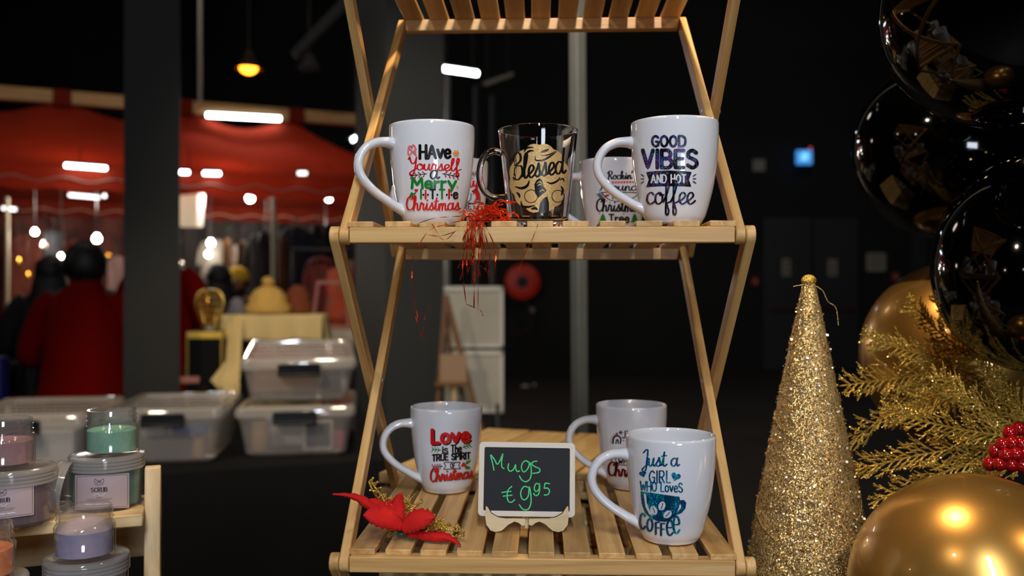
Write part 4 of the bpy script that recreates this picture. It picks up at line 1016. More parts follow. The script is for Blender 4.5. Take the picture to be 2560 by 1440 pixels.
# ------------------------------------------------------------------ gold glitter branches
def spray(parent, base, tip, width, seed, sag=0.0, n=19, y_tip=None):
    """fan of scale-like twigs along a stem"""
    q = random.Random(seed); mb = MB(); ax = tip - base; L = ax.length; u = ax.normalized()
    side = u.cross(Vector((0, -1, 0))).normalized(); dp = Vector((0, -1, 0))
    stem = [base + ax * t + side * (sag * sin(pi * t)) for t in [k / 24 for k in range(25)]]

    def twig(p, d_, l, r0):
        m = max(4, int(l / .0016)); pts = []; bend = Vector((q.uniform(-1, 1), q.uniform(-.6, .6), q.uniform(-1, 1))) * .18
        for i in range(m + 1):
            t = i / m; pts.append(p + d_ * (l * t) + (u * .25 + bend) * (l * t * t * .5))
        mb.tube(pts, [(r0 * (1.35 if i % 2 else .8)) * (1 - .45 * i / m) for i in range(m + 1)], 5)
        for _ in range(max(1, int(l / .006))):
            c = pts[q.randrange(len(pts) // 3, len(pts))] + Vector((q.uniform(-1, 1), q.uniform(-1.5, 0), q.uniform(-1, 1))) * .0012; nv = (Vector((q.gauss(0, .6), -1, q.gauss(.3, .6)))).normalized(); a_ = nv.orthogonal().normalized() * q.uniform(.0005, .0010); b_ = nv.cross(a_); mb.add([c + a_, c + b_, c - a_, c - b_], [(0, 1, 2, 3)], 1)
        return pts
    m = len(stem); mb.tube(stem, [.0016 * (1.25 if i % 2 else .85) * (1.1 - .5 * i / m) for i in range(m)], 6)
    for k in range(n):
        t = .12 + .86 * k / n; p = base + ax * t + side * (sag * sin(pi * t)); l = width * (1.05 - .62 * t) * q.uniform(.6, 1.2)
        for sg in (1, -1):
            a = q.uniform(.45, .72); d_ = (u * cos(a) + side * (sg * sin(a)) + dp * q.uniform(-.28, .38)).normalized()
            pts = twig(p, d_, l, .00125)
            for j, f in enumerate((.3, .48, .66, .82)):
                pp = pts[int(f * (len(pts) - 1))]; a2 = q.uniform(.4, .7) * (1 if j % 2 else -1)
                d2 = (d_ * cos(a2) + side * sin(a2) * .8 + dp * q.uniform(-.3, .3)).normalized(); twig(pp, d2, l * q.uniform(.25, .42), .00105)
    return mb.build('spray', [GOLD_GLITTER, GOLD_FLAKE], parent)
bo = P(2500, 900, 1.19)
br = thing('glitter_branch', 'upper gold glitter cedar branch in front of the gold balloon', 'decoration', bo, 0, 'gold glitter branches')
bl_ = lambda px, py, y: P(px, py, y) - bo
for i, (a, b, wd, sg) in enumerate((((2480, 905, 1.24), (2268, 742, 1.17), .042, -.012), ((2470, 900, 1.24), (2150, 835, 1.14), .044, -.01), ((2460, 915, 1.24), (2100, 965, 1.13), .050, .0), ((2450, 930, 1.24), (2122, 1110, 1.12), .050, .012), ((2500, 930, 1.19), (2240, 1040, 1.13), .04, 0), ((2470, 890, 1.24), (2330, 735, 1.20), .03, 0))):
    spray(br, bl_(*a), bl_(*b), wd, 20 + i, sg)
bo2 = P(2580, 1115, 1.12)
br2 = thing('glitter_branch', 'lower gold glitter cedar branch above the bottom gold balloon', 'decoration', bo2, 0, 'gold glitter branches')
bl2 = lambda px, py, y: P(px, py, y) - bo2
for i, (a, b, wd, sg) in enumerate((((2575, 1110, 1.13), (2122, 1180, 1.09), .046, .008), ((2575, 1125, 1.12), (2170, 1262, 1.07), .044, .008), ((2570, 1095, 1.12), (2195, 1020, 1.06), .042, -.006), ((2580, 1085, 1.13), (2330, 930, 1.10), .04, -.005), ((2590, 1080, 1.13), (2450, 900, 1.10), .036, 0), ((2590, 1130, 1.1), (2380, 1230, 1.0), .034, .004))):
    spray(br2, bl2(*a), bl2(*b), wd, 40 + i, sg)
bp0 = P(2530, 1125, .99); bc = thing('berry_pick', 'cluster of shiny red berries on the lower gold branch', 'decoration', bp0)
for px, py, y in ((2524, 1082, .985), (2546, 1072, .99), (2506, 1112, .98), (2530, 1108, .975), (2552, 1110, .975), (2488, 1128, .985), (2515, 1138, .972), (2540, 1136, .968), (2562, 1138, .97), (2474, 1160, .985), (2498, 1160, .975), (2528, 1162, .97), (2555, 1164, .968), (2575, 1092, .985)):
    c = P(px, py, y) - bp0; mb = MB(); mb.ball(c, .0078, 16, 12); b_ = mb.build('berry', BERRY, bc)
    mb = MB(); mb.tube([c, (c + Vector((.03, .02, -.004))) / 2 + Vector((0, .008, 0)), Vector((.035, .03, 0))], .0006, 5); mb.build('berry_stem', GREEN_PICK, b_) 
# ------------------------------------------------------------------ hall shell
FLOOR = M('dark_concrete', (.17, .155, .145), .55, noise=((.20, .185, .17), 1.5)); WALLM = M('black_painted_wall', (.055, .056, .058), .8, noise=((.065, .066, .068), 2)); CEIL = M('dark_roof_sheet', (.075, .075, .078), .85)
X0, X1, Y0, Y1, ZC = -13, 11, -6, 15, 6.6
struct('floor', MB().box(((X0 + X1) / 2, (Y0 + Y1) / 2, -.05), (X1 - X0, Y1 - Y0, .1)), FLOOR, 'dark concrete hall floor', smooth=False)
struct('ceiling', MB().box(((X0 + X1) / 2, (Y0 + Y1) / 2, ZC + .05), (X1 - X0, Y1 - Y0, .1)), CEIL, 'dark sheet roof over the hall', smooth=False)
struct('wall_back', MB().box(((X0 + X1) / 2, Y1 + .05, ZC / 2), (X1 - X0, .1, ZC)), WALLM, 'black wall at the far end of the hall', smooth=False)
struct('wall_left', MB().box((X0 - .05, (Y0 + Y1) / 2, ZC / 2), (.1, Y1 - Y0, ZC)), WALLM, 'black side wall beyond the red stalls', smooth=False)
struct('wall_right', MB().box((X1 + .05, (Y0 + Y1) / 2, ZC / 2), (.1, Y1 - Y0, ZC)), WALLM, 'black side wall at the dark end', smooth=False)
struct('wall_front', MB().box(((X0 + X1) / 2, Y0 - .05, ZC / 2), (X1 - X0, .1, ZC)), WALLM, 'black wall behind the photographer', smooth=False)
for k, yy in enumerate((5.2, 8.4, 11.6)):
    mb = MB(); zt, zb = ZC - .12, ZC - 1.0
    mb.box(((X0 + X1) / 2, yy, zt), (X1 - X0, .12, .14)); mb.box(((X0 + X1) / 2, yy, zb), (X1 - X0, .10, .10))
    for i in range(20):
        xa = X0 + (X1 - X0) * i / 20; xb = X0 + (X1 - X0) * (i + 1) / 20
        mb.bar((xa, yy, zb if i % 2 else zt), (xb, yy, zt if i % 2 else zb), .06, .06, (0, 1, 0))
    struct('ceiling_truss', mb, DARKSTEEL, 'dark steel roof truss', smooth=False)
mb = MB(); mb.bar((-1.70, 7.0, 3.18), (1.52, 7.0, 6.55), .07, .07, (0, 1, 0)); struct('ceiling_brace', mb, M('dark_brace_paint', (.13, .125, .12), .6), 'diagonal steel roof brace', smooth=False)

def pillar(px, y, w, d_, yaw, m, label):
    c = P(px, 0, y); mb = MB(); mb.box((0, 0, ZC / 2), (w, d_, ZC - .004))
    return struct('pillar', mb, m, label, smooth=False, loc=(c.x, y, 0), rz=radians(yaw))
pillar(382, 4.1, .232, .236, 20, M('black_pillar_paint', (.165, .166, .160), .7, Specular_IOR_Level=.15), 'dark steel hall pillar in front of the red stalls')
pillar(998, 5.0, .36, .36, 36, GREYSTEEL, 'grey hall pillar behind the mug stand')
pc = P(1454, 0, 2.6)
o = struct('pillar', MB().box((0, 0, 1.75), (.038, .034, 3.5)), GALV, 'slim galvanised upright post behind the mug stand', bevel=.004, loc=(pc.x, 2.6, .0), rz=radians(40)); o.rotation_euler.y = radians(-.45)

# doors, signs on the far wall
DOORM = M('grey_door_paint', (.17, .18, .19), .55); NOTICE = M('notice_paper', (.62, .60, .55), .7); DARKMARK = M('notice_print', (.10, .10, .11), .6)
def wallbox(px0, py0, px1, py1, th=.03, y=Y1):
    a = P(px0, py0, y); b = P(px1, py1, y); return Vector(((a.x + b.x) / 2, y - th / 2 - .002, (a.z + b.z) / 2)), (abs(b.x - a.x), th, abs(a.z - b.z))
for i, (x0, x1) in enumerate(((1908, 2028), (2034, 2144))):
    c, s_ = wallbox(x0, 545, x1, 925, .05); o = struct('door_%d' % (i + 1), MB().box(c, s_), DOORM, ('grey door leaf at the far wall, hose reel side', 'grey door leaf at the far wall, beside the notice board')[i], bevel=.01, smooth=False)
    MB().bar((c.x - s_[0] * .4, c.y - .08, 1.05), (c.x + s_[0] * .4, c.y - .08, 1.05), .03, .03).build('push_bar', M('red_bar', (.35, .05, .04), .5), o)
    MB().box((c.x, c.y - .03, 1.55), (.30, .015, .25)).build('kick_seam', DARKMARK, o, False) if False else None
    mb = MB(); cc, ss = wallbox((1955, 2070)[i], 648, (1975, 2092)[i], 690, .01, Y1 - .055); mb.box(cc, ss)
    for k in range(3): mb.box(cc + Vector((0, -.006, (k - 1) * .08)), (.07, .004, .035), mi=1)
    tag(mb.build('door_notice', [NOTICE, DARKMARK], None, False), ('paper notice on the far door leaf nearer the hose reel', 'paper notice on the far door leaf nearer the balloons')[i], 'notice')
mb = MB(); c, s_ = wallbox(2166, 633, 2213, 678, .02); mb.box(c, s_)
for k in range(5): mb.box(c + Vector((0, -.012, .10 - k * .045)), (s_[0] * .7, .004, .012), mi=1)
tag(mb.build('wall_notice', [NOTICE, DARKMARK], None, False), 'square beige notice on the far wall right of the doors', 'notice')
mb = MB(); c, s_ = wallbox(1882, 399, 1912, 428, .02); mb.box(c, s_); tag(mb.build('wall_plate', NOTICE, None, False), 'small grey square plate on the far wall left of the blue lit sign', 'sign')
struct('wall_panel', MB().box(*wallbox(2276, 580, 2312, 925, .06)), DOORM, 'narrow grey panel beside the balloons', smooth=False)
for px, py in ((1886, 704), (2236, 692)):
    c, s_ = wallbox(px - 8, py - 10, px + 8, py + 10, .06); t = thing('fire_call_point', 'red fire call point on the far wall ' + ('left of the doors' if px < 2000 else 'right of the notice'), 'fire alarm', c)
    MB().box((0, 0, 0), s_).build('housing', M('call_red', (.7, .05, .04), .4), t, True, .008); MB().box((0, -.035, 0), (.05, .012, .06)).build('push_plate', NOTICE, t, False)
c, s_ = wallbox(1989, 377, 2027, 412, .08, Y1 - .25); es = thing('exit_sign', 'blue lit emergency exit sign high on the far wall', 'sign', c)
MB().box((0, 0, 0), s_).build('face', SIGNBLUE, es, True, .01)
mb = MB(); mb.box((0, -.045, 0), (.06, .01, .09)); mb.ball((.0, -.045, .07), .018, 8, 6); mb.bar((-.07, -.045, -.02), (.07, -.045, .02), .012, .02); mb.build('pictogram', emit('sign_pictogram', (.45, .85, 1), .9), es, False)
MB().tube([(0, .04, .05), (0, .285, .05)], .015).build('bracket', DARKSTEEL, es)
MB().box((.1, -.02, .15), (.03, .03, .03)).build('test_light', emit('test_light_glow', (.9, .1, .08), .6), es)
# hose reel
hc = P(1306, 705, Y1 - .2); hr = thing('fire_hose_reel', 'red and orange fire hose reel on the black far wall', 'fire hose', hc)
HRED = M('reel_red', (.92, .20, .07), .4); RX = Matrix.Rotation(pi / 2, 3, 'X')
mb = MB(); mb.lathe([(.10, -.06), (.275, -.06), (.29, -.05), (.29, -.035), (.26, -.03), (.26, .03), (.29, .035), (.29, .05), (.275, .06), (.10, .06), (.10, -.06)], 40); mb.v = [tuple(RX @ Vector(v)) for v in mb.v]; mb.build('drum', HRED, hr)
mb = MB(); mb.lathe([(0, -.08), (.09, -.08), (.10, -.07), (.10, .17), (0, .17)], 28); mb.v = [tuple(RX @ Vector((v[0], v[1], -v[2]))) for v in mb.v]; mb.build('hub', DARKSTEEL, hr)
MB().tube(catmull([(.0, -.08, -.28), (.10, -.09, -.42), (.16, -.1, -.62), (.02, -.1, -.82), (-.25, -.1, -.86), (-.38, -.06, -.70)], .05), .018).build('hose', M('hose_rubber', (.22, .10, .08), .6), hr)
MB().tube([(.16, -.1, -.50), (.17, -.1, -.42)], .035).build('nozzle', LIGHTMETAL, hr)
for i, (px, py) in enumerate(((1318, 968), (1338, 965))):
    y = 1.35 * FP / (py - CY); c = P(px, py, y); mb = MB(); mb.grid(4, 4, lambda a, b: Vector(((a - .5) * (.16 - .08 * i), (b - .5) * .1, .01 + .02 * sin(a * 5) * b)))
    tag(mb.build('paper_scrap', PAPER, None, True, loc=(c.x, y, .002)), ('larger', 'smaller')[i] + ' white paper scrap lying on the dark floor', 'litter')

# ceiling lights in the distance
def tube_light(label, a, b, r, m, cat='tube light', drop=True, grp='tube lights'):
    a = Vector(a); b = Vector(b); t = thing('tube_light', label, cat, (a + b) / 2, 0, grp); o = (a + b) / 2; u = (b - a).normalized()
    MB().tube([a - o, b - o], r, 10).build('tube', m, t)
    MB().bar(a - o + Vector((0, .01, r + .010)), b - o + Vector((0, .01, r + .010)), r * 1.6, .016).build('housing', DARKSTEEL, t, False)
    for e in (a - o, b - o): MB().ball(e, r * 1.15, 8, 6).build('end_cap', BLACKPLASTIC, t)
    if drop:
        for f in (.15, .85):
            p = a + (b - a) * f - o; MB().tube([p + Vector((0, 0, r + .03)), p + Vector((0, 0, ZC - o.z))], .004, 5).build('hanger_wire', DARKSTEEL, t)
    return t
tube_light('white tube light above the stand, hung in the dark hall between pillar and post', P(1100, 170, 9.0), P(1196, 184, 9.2), .026, TUBE)
tube_light('short white tube light sloping beside the left pillar edge of the stand', P(874, 352, 10.2), P(898, 336, 10.6), .026, TUBE)
tube_light('dim brownish tube light beside the brighter tube above the stand', P(1205, 213, 10.0), P(1280, 186, 10.4), .03, M('unlit_tube', (.55, .52, .46), .4))
sl_ = thing('hall_lamp', 'orange glowing bell lamp hanging high in the hall', 'lamp', P(622, 160, 10)); 
MB().lathe([(0, .16), (.05, .15), (.07, .08), (.14, -.02), (.15, -.06), (.13, -.055), (.06, .07), (0, .12)], 24).build('shade', M('lamp_shade', (.30, .26, .2), .5, .6), sl_)
MB().ball((0, -.02, -.03), (.10, .10, .085), 14, 10).build('glowing_lens', SODIUM, sl_)
MB().tube([(0, 0, .15), (0, 0, ZC - P(622, 160, 10).z)], .01, 6).build('stem', DARKSTEEL, sl_)
sl2 = thing('hall_lamp', 'dull grey unlit lamp hanging high beside the orange one', 'lamp', P(772, 160, 10)); 
MB().lathe([(0, .12), (.05, .11), (.12, -.03), (.13, -.06), (.1, -.05), (0, .08)], 20).build('shade', GREYSTEEL, sl2); MB().tube([(0, 0, .11), (0, 0, ZC - P(772, 160, 10).z)], .01, 6).build('stem', DARKSTEEL, sl2)

# scaffold poles in the dark
for i, (px, y0, y1) in enumerate(((1119, 185, 300), (1190, 215, 330), (1232, 238, 360))):
    b = P(px, 0, 7.0); mb = MB(); mb.tube([(b.x, 7.0, 0), (b.x, 7.0, P(0, y0, 7).z)], .02, 8)
    t = mb.build('scaffold_pole', LIGHTMETAL if i == 0 else GREYSTEEL); tag(t, ('bright', 'grey middle', 'dark far')[i] + ' scaffold pole standing in the dark behind the merry Christmas mug', 'pole', 'scaffold poles')
    MB().tube([(b.x - .06, 7.0, .01), (b.x + .06, 7.0, .01)], .03, 8).build('foot', GREYSTEEL, t)

# ------------------------------------------------------------------ white display board with easel
MESHP = M('pale_board_panel', (.66, .64, .60), .7, noise=((.70, .68, .63), 6)); FRM = M('pale_board_frame', (.80, .79, .76), .5)
wb = P(1178, 870, 5.0); yb = 5.0
db = thing('display_board', 'pale framed two panel display board leaning behind the stand', 'display board', (wb.x, yb, 0), radians(-6))
k5 = yb / FP
for zc0, zc1, tilt in ((P(0, 868, 5).z, P(0, 716, 5).z, .0), (P(0, 1030, 5).z, P(0, 876, 5).z, .0)):
    W = 163 * k5; mb = MB(); zc = (zc0 + zc1) / 2; h = zc1 - zc0
    mb.box((.005 * (zc < 1), 0, zc), (W - .02, .012, h - .02)); p_ = mb.build('panel', MESHP, db, False)
    mb = MB(); mb.box((0, 0, zc1 - .012), (W, .03, .024)); mb.box((0, 0, zc0 + .008), (W, .03, .016))
    for sx in (-1, 1): mb.box((sx * (W / 2 - .008), 0, zc), (.016, .03, h))
    mb.build('frame', FRM, p_, False)
for sx in (-1, 1):
    MB().tube([(sx * .15, .02, P(0, 1030, 5).z), (sx * .20 + (.03 if sx > 0 else 0), .25, .01)], .012).build('leg', GREYSTEEL, db)
    MB().tube([(sx * .15, -.01, P(0, 1030, 5).z + .05), (sx * .17, -.2, .01)], .012).build('leg', GREYSTEEL, db)
EASELW = wood('easel_wood', (.36, .24, .13), (.44, .30, .17), (.50, .35, .2), .6, 2, 30, .1); TAN = M('tan_card', (.62, .50, .40), .7)
ye = 4.75; eo = P(1130, 0, ye); we = thing('wooden_easel', 'brown wooden A-frame easel in front of the pale display board', 'easel', (eo.x, ye, 0))
pe = lambda px, py: Vector((P(px, py, ye).x - eo.x, 0, P(px, py, ye).z))
apx = pe(1114, 738)
dl_ = (pe(1096, 990) - apx).normalized(); dr_ = (pe(1180, 990) - apx).normalized()
for dd in (dl_, dr_):
    L_ = apx.z / -dd.z; MB().bar(apx, apx + dd * L_ * .995, .022, .030).build('leg', EASELW, we, False)
MB().bar(apx + Vector((0, .02, -.02)), Vector((.05, .19, .01)), .022, .028).build('leg', EASELW, we, False)
MB().bar(pe(1090, 958) + Vector((0, -.03, 0)), pe(1168, 958) + Vector((0, -.03, 0)), .03, .02).build('ledge', EASELW, we, False)
MB().box((pe(1134, 920).x, -.025, pe(1134, 920).z), (66 * ye / FP, .008, 70 * ye / FP)).build('tan_board', TAN, we, False)
MB().bar(pe(1135, 962), Vector((pe(1135, 962).x, 0, .02)), .02, .028).build('mast', PINE, we, False)

# ------------------------------------------------------------------ table of storage boxes
TA = radians(20)
tp = Vector((-.572, 3.05, 0)); u1 = Vector((cos(TA), sin(TA), 0)); u2 = Vector((-sin(TA), cos(TA), 0))
tc = tp - u1 * 1.12 + u2 * .36
tbl = draped_table('market_table', 'black draped table carrying the clear storage boxes', (tc.x, tc.y), (2.55, .72), TA, .764)

def storage_box(label, c, rz, W, D, H, tilt=0, flip=False):
    t = thing('storage_box', label, 'storage box', c, rz, 'clear storage boxes'); t.rotation_euler.x = tilt
    def ring(w, d, z, r=.03, n=5): return [Vector((x, y, z)) for x, y in rrect(w, d, r, n)]
    mb = MB(); w0, d0, w1, d1 = W * .84, D * .86, W * .95, D * .96; h = H - .026
    mb.loft([ring(w0 - .03, d0 - .03, 0), ring(w0, d0, .012), ring(w1 - .012, d1 - .012, h * .78), ring(w1 - .004, d1 - .004, h * .80), ring(w1, d1, h), ring(w1 - .01, d1 - .01, h), ring(w1 - .02, d1 - .02, h * .8), ring(w0 - .006, d0 - .006, .015), ring(w0 - .03, d0 - .03, .004)])
    mb.build('tub', BOXPLASTIC, t, True, angle=35)
    mb = MB(); mb.loft([ring(W - .004, D - .004, h - .012), ring(W, D, h + .006), ring(W - .012, D - .012, h + .020), ring(W - .03, D - .03, h + .026), ring(W - .055, D - .055, h + .022), ring(W - .06, D - .06, h + .014)]); mb.f.pop(-2); mb.mi.pop(); mb.tone.pop()
    nx, ny = 19, 5
    for j in range(ny):
        for i in range(nx):
            mb.ball((-(W - .10) / 2 + (W - .10) * i / (nx - 1), -(D - .12) / 2 + (D - .12) * j / (ny - 1), h + .0142), (.0078, .0078, .0020), 12, 8)
    mb.build('lid', BOXLID, t, True, angle=50)
    for sg in (-1, 1):
        mb = MB(); yy = sg * (D / 2 + .004); mb.box((0, yy, h - .014), (W * .36, .012, .042)); mb.box((0, yy + sg * .006, h + .004), (W * .32, .012, .012)); mb.box((0, yy + sg * .006, h - .03), (W * .34, .01, .01)); mb.build('latch', BLACKPLASTIC, t, True, .002)
    return t
RB = radians(9)
def on_table(px, py, y): c = P(px, py, y); c.z = .7665; return c
cB = on_table(447, 0, 3.22); cA = on_table(110, 0, 3.00); cD = on_table(752, 0, 3.36)
HB, HA, HD = .190, .20, .180
storage_box('clear storage box with black latch and blue packet, middle of the table row', cB, RB, .385, .50, HB)
storage_box('clear storage box behind the scrub jars at the left of the row', cA, RB, .41, .50, HA)
storage_box('bottom clear storage box of the stack of two, chalkboard showing inside', cD, RB, .415, .52, HD)
cC = cD + Vector((.0, -.0, HD + .008)); storage_box('top clear storage box of the stack of two, cardboard showing inside', cC + Vector((0, 0, .022)), radians(12), .40, .50, .158, radians(5))
CARD = M('brown_cardboard', (.66, .52, .40), .8); BLUE = M('blue_packet', (.10, .32, .68), .5); PINKM = M('pink_card', (.75, .32, .45), .6); TANC = M('tan_candle', (.72, .58, .40), .6); SLATEP = M('slate_violet', (.16, .15, .24), .6); GREYP = M('grey_pouch', (.30, .30, .31), .6)
def inbox(nm, label, cat, base, off, size, m, rz=RB, parts=None, bev=.004):
    R = Matrix.Rotation(rz, 3, 'Z'); c = base + R @ Vector(off); mb = MB(); mb.box((0, 0, size[2] / 2), size)
    o = mb.build(nm, m, None, True, bev, loc=c, rz=rz); return tag(o, label, cat)
inbox('cardboard_box', 'brown cardboard box inside the top storage box', 'box', cC + Vector((0, 0, .03)), (-.05, -.09, .006), (.22, .2, .085), CARD, radians(12))
inbox('grey_packet', 'dark grey packet beside the cardboard in the top storage box', 'packet', cC + Vector((0, 0, .03)), (.11, -.08, .006), (.07, .2, .07), GREYP, radians(12))
R9 = Matrix.Rotation(RB, 3, 'Z')
c = cD + R9 @ Vector((-.125, -.18, .018)); mb = MB(); mb.lathe([(0, 0), (.029, 0), (.031, .003), (.031, .098), (.029, .101), (0, .101)], 24); tag(mb.build('pillar_candle', TANC, None, loc=c), 'tan candle cylinder inside the bottom stacked box', 'candle')
t = thing('small_chalkboard', 'small framed chalkboard propped inside the bottom stacked box', 'sign', cD + R9 @ Vector((.075, -.205, .018)), radians(14)); t.rotation_euler.x = radians(-6)
mb = MB(); mb.box((0, 0, .052), (.104, .006, .104)); mb.build('frame', WHITEWOOD, t, True, .002); mb = MB(); mb.box((0, -.0035, .052), (.084, .002, .084)); mb.build('slate', SLATEP, t, False)
inbox('pink_card', 'pink card standing in the bottom stacked box', 'card', cD, (.145, -.17, .018), (.04, .02, .06), PINKM)
inbox('white_packet', 'white packet at the back of the bottom stacked box', 'packet', cD, (-.02, -.06, .018), (.16, .06, .10), PAPER)
inbox('blue_packet', 'blue packet under the lid of the middle storage box', 'packet', cB, (.075, -.175, .095), (.11, .05, .022), BLUE)
inbox('grey_tray', 'grey tray inside the middle storage box', 'tray', cB, (-.02, -.16, .02), (.25, .06, .062), GREYP)
inbox('white_card', 'printed white card above the grey tray in the middle box', 'card', cB, (-.045, -.185, .088), (.07, .01, .040), PAPER)
for i in range(2):
    c = cB + R9 @ Vector((.125 + .03 * i - .02, -.19 + .06 * i, .018)); mb = MB(); mb.lathe([(0, 0), (.022, 0), (.022, .05), (.019, .052), (.019, .062), (0, .062)], 20); tag(mb.build('cream_jar', TANC, None, loc=c), ('front', 'rear')[i] + ' cream jar standing inside the middle storage box', 'jar')
inbox('paper_stack', 'cream paper stack inside the storage box behind the jars', 'paper', cA, (.08, -.10, .02), (.15, .2, .12), PAPER)
inbox('dark_case', 'dark case inside the storage box behind the jars', 'case', cA, (-.08, -.12, .02), (.12, .12, .07), GREYP)

# ------------------------------------------------------------------ red stall canopies
RIA = Vector((-4.14, 8.25, 0)); RA = atan2(.40, .915)
RIDGE = 3.06; EAVE = 2.30; LOOPS = (0.0, 1.05, 2.12)
def roof_h(x, y):
    t = min(1, abs(y) / 1.5); h = RIDGE - (RIDGE - EAVE) * t ** .85
    ph = (x % 1.06) / 1.06; h -= .11 * (1 - t) ** 1.5 * sin(pi * ph) ** 2 if x < 2.12 else 0
    h -= .05 * sin(pi * t) 
    if x > 2.12: h = min(h, RIDGE - (RIDGE - EAVE) * ((x - 2.12) / 1.15) ** .85 - .03 * sin(pi * min(1, (x - 2.12) / 1.15)))
    return max(h, EAVE)
def canopy(label, origin, xl=-2.6, xr=3.27, beam=True):
    t = thing('stall_canopy', label, 'market stall', origin, RA, 'red stall canopies')
    mb = MB(); nx, ny = 118, 40
    mb.grid(nx, ny, lambda a, b: Vector((xl + (xr - xl) * a, -1.5 + 3 * b, roof_h(xl + (xr - xl) * a, -1.5 + 3 * b)))); mb.build('roof_sheet', REDCANOPY, t)
    for yy in (-1.5, 1.5):
        mb = MB(); n = 160
        def vf(a, b):
            x = xl + (xr - xl) * a; return Vector((x, yy - .03 * (yy < 0) * b + .012 * sin(x * 9) * b, EAVE - (.165 + .022 * abs(sin(x * pi / .36))) * b))
        mb.grid(n, 4, vf); v_ = mb.build('valance', REDCANOPY, t)
        MB().tube([(xl + (xr - xl) * i / 160, yy - .022, EAVE - .10 + .018 * sin((xl + (xr - xl) * i / 160) * 2 * pi / .36)) for i in range(161)], .007, 5).build('wave_trim', WAVE, v_)
    mb = MB(); mb.grid(30, 4, lambda a, b: Vector((xr + .012 * sin(a * 30) * b, -1.5 + 3 * a, EAVE - .17 * b))); mb.build('valance', REDCANOPY, t)
    for sx, sy in ((xl + .05, -1.45), (xr - .06, -1.45), (xl + .05, 1.45), (xr - .06, 1.45), (-.77, -1.45), (-.6, 1.45)):
        MB().tube([(sx, sy, 0), (sx, sy, EAVE + .02)], .022, 8).build('leg', LIGHTMETAL, t)
    if beam:
        for x in LOOPS: MB().box((x, 0, RIDGE + .045), (.15, .17, .155)).build('ridge_loop', REDCANOPY, t, True, .01)
    return t
canopy('front red stall canopy hung from the wooden beam by fabric loops', RIA)
o2 = RIA + Vector((-1.68, 3.84, 0)) * .80
canopy('rear red stall canopy low behind the front one', o2, -4.2, 3.0, False)
bt = thing('ridge_beam', 'long pale wooden beam running above the red stall canopy', 'beam', RIA, RA)
for xa, xb in ((-3.0, -.078), (.078, .972), (1.128, 2.042), (2.198, 3.2)): MB().box(((xa + xb) / 2, 0, RIDGE + .06), (xb - xa, .10, .115), tone=.5).build('beam_length', GLUELAM, bt, False)
for x in (-1.2, .98 + .22, 2.9): MB().tube([(x, 0, RIDGE + .115), (x, 0, ZC)], .02, 8).build('hanger_rod', LIGHTMETAL, bt)
RM = Matrix.Rotation(RA, 3, 'Z')
def S(x, y, z): return RIA + RM @ Vector((x, y, 0)) + Vector((0, 0, z))
def SP(px, py, ylocal):
    """point of the stall frame seen at px, py on the vertical plane y = ylocal"""
    kx = (px - CX) / FP; n = RM @ Vector((0, 1, 0)); base = RIA + n * ylocal
    y = (base.x * n.x + base.y * n.y) / (kx * n.x + n.y); return P(px, py, y)
tube_light('long bright white tube light fixed along the wooden beam above red canopy', SP(513, 287, -.10), SP(703, 297, -.10), .021, TUBE, drop=False)
for lbl, px0, px1, py0, py1, yl, m in (('white tube light glowing under the front canopy, left of dark pillar', 160, 268, 413, 421, -1.58, TUBE), ('short white tube light just right of the dark pillar', 448, 474, 430, 431, -1.58, TUBE), ('short white tube light under canopy, second from the dark pillar', 506, 552, 433, 434, -1.58, TUBE),
                                  ('dim pink glowing strip for a tube reflection under the canopy near left picture edge', 4, 42, 520, 524, .4, TUBE_DIM), ('dim glowing strip for a tube reflection just below the hanging bulb, left stall', 170, 250, 487, 494, .2, TUBE_DIM), ('faint short tube light under canopy left of stand', 742, 768, 433, 433, -1.58, TUBE_DIM)):  # pink and left stall strips glow in place of tube reflections
    tube_light(lbl, SP(px0, py0, yl), SP(px1, py1, yl), .013, m, drop=False)
def bulb(label, px, py, yl, r, m=None, cord=.4):
    c = SP(px, py, yl); t = thing('hanging_bulb', label, 'light bulb', c, 0, 'hanging bulbs')
    r *= .85
    MB().lathe([(0, -r), (r * .5, -r * .87), (r * .87, -r * .5), (r, 0), (r * .87, r * .5), (r * .5, r * .9), (r * .42, r * 1.2), (0, r * 1.2)], 20).build('glass', m or BULB, t)
    MB().lathe([(0, r * 1.2), (r * .45, r * 1.2), (r * .45, r * 2.0), (0, r * 2.05)], 14).build('socket', BLACKPLASTIC, t)
    MB().tube([(0, 0, r * 2), (0, 0, r * 2 + cord)], .004, 5).build('cord', BLACKPLASTIC, t); return t
for lb, px, py, yl, r, cd in (('round glowing bulb under the canopy, left stall, topmost', 200, 468, -1.2, .034, .25), ('round glowing bulb above the head of the red coated person', 242, 597, -1.0, .036, .6), ('oval glowing bulb near the pale stall pole at far left', 87, 580, -.8, .026, .5), ('small glowing bulb beside the navy garment, left stall', 152, 641, -.6, .022, .7),
                          ('faint small bulb right of the topmost left bulb', 261, 490, 0, .018, .2), ('large round glowing bulb in the middle of the right stall', 625, 496, -1.1, .038, .25), ('round glowing bulb nearest the mug stand under canopy', 822, 495, -1.0, .036, .25), ('upper of the two close glowing bulbs beside the black haired person', 527, 608, -.6, .034, .6), ('lower of the two close glowing bulbs beside the black haired person', 521, 636, -.3, .030, .7),
                          ('oval glowing bulb beside the pale pole in right stall', 665, 598, -.8, .032, .5), ('small glowing bulb over the orange clothes by the stand leg', 814, 661, -.4, .020, .8), ('faint round bulb above the middle of the right stall', 708, 454, .2, .026, .1)):
    bulb(lb, px, py, yl, r, TUBE_DIM if 'faint' in lb else None, cd)
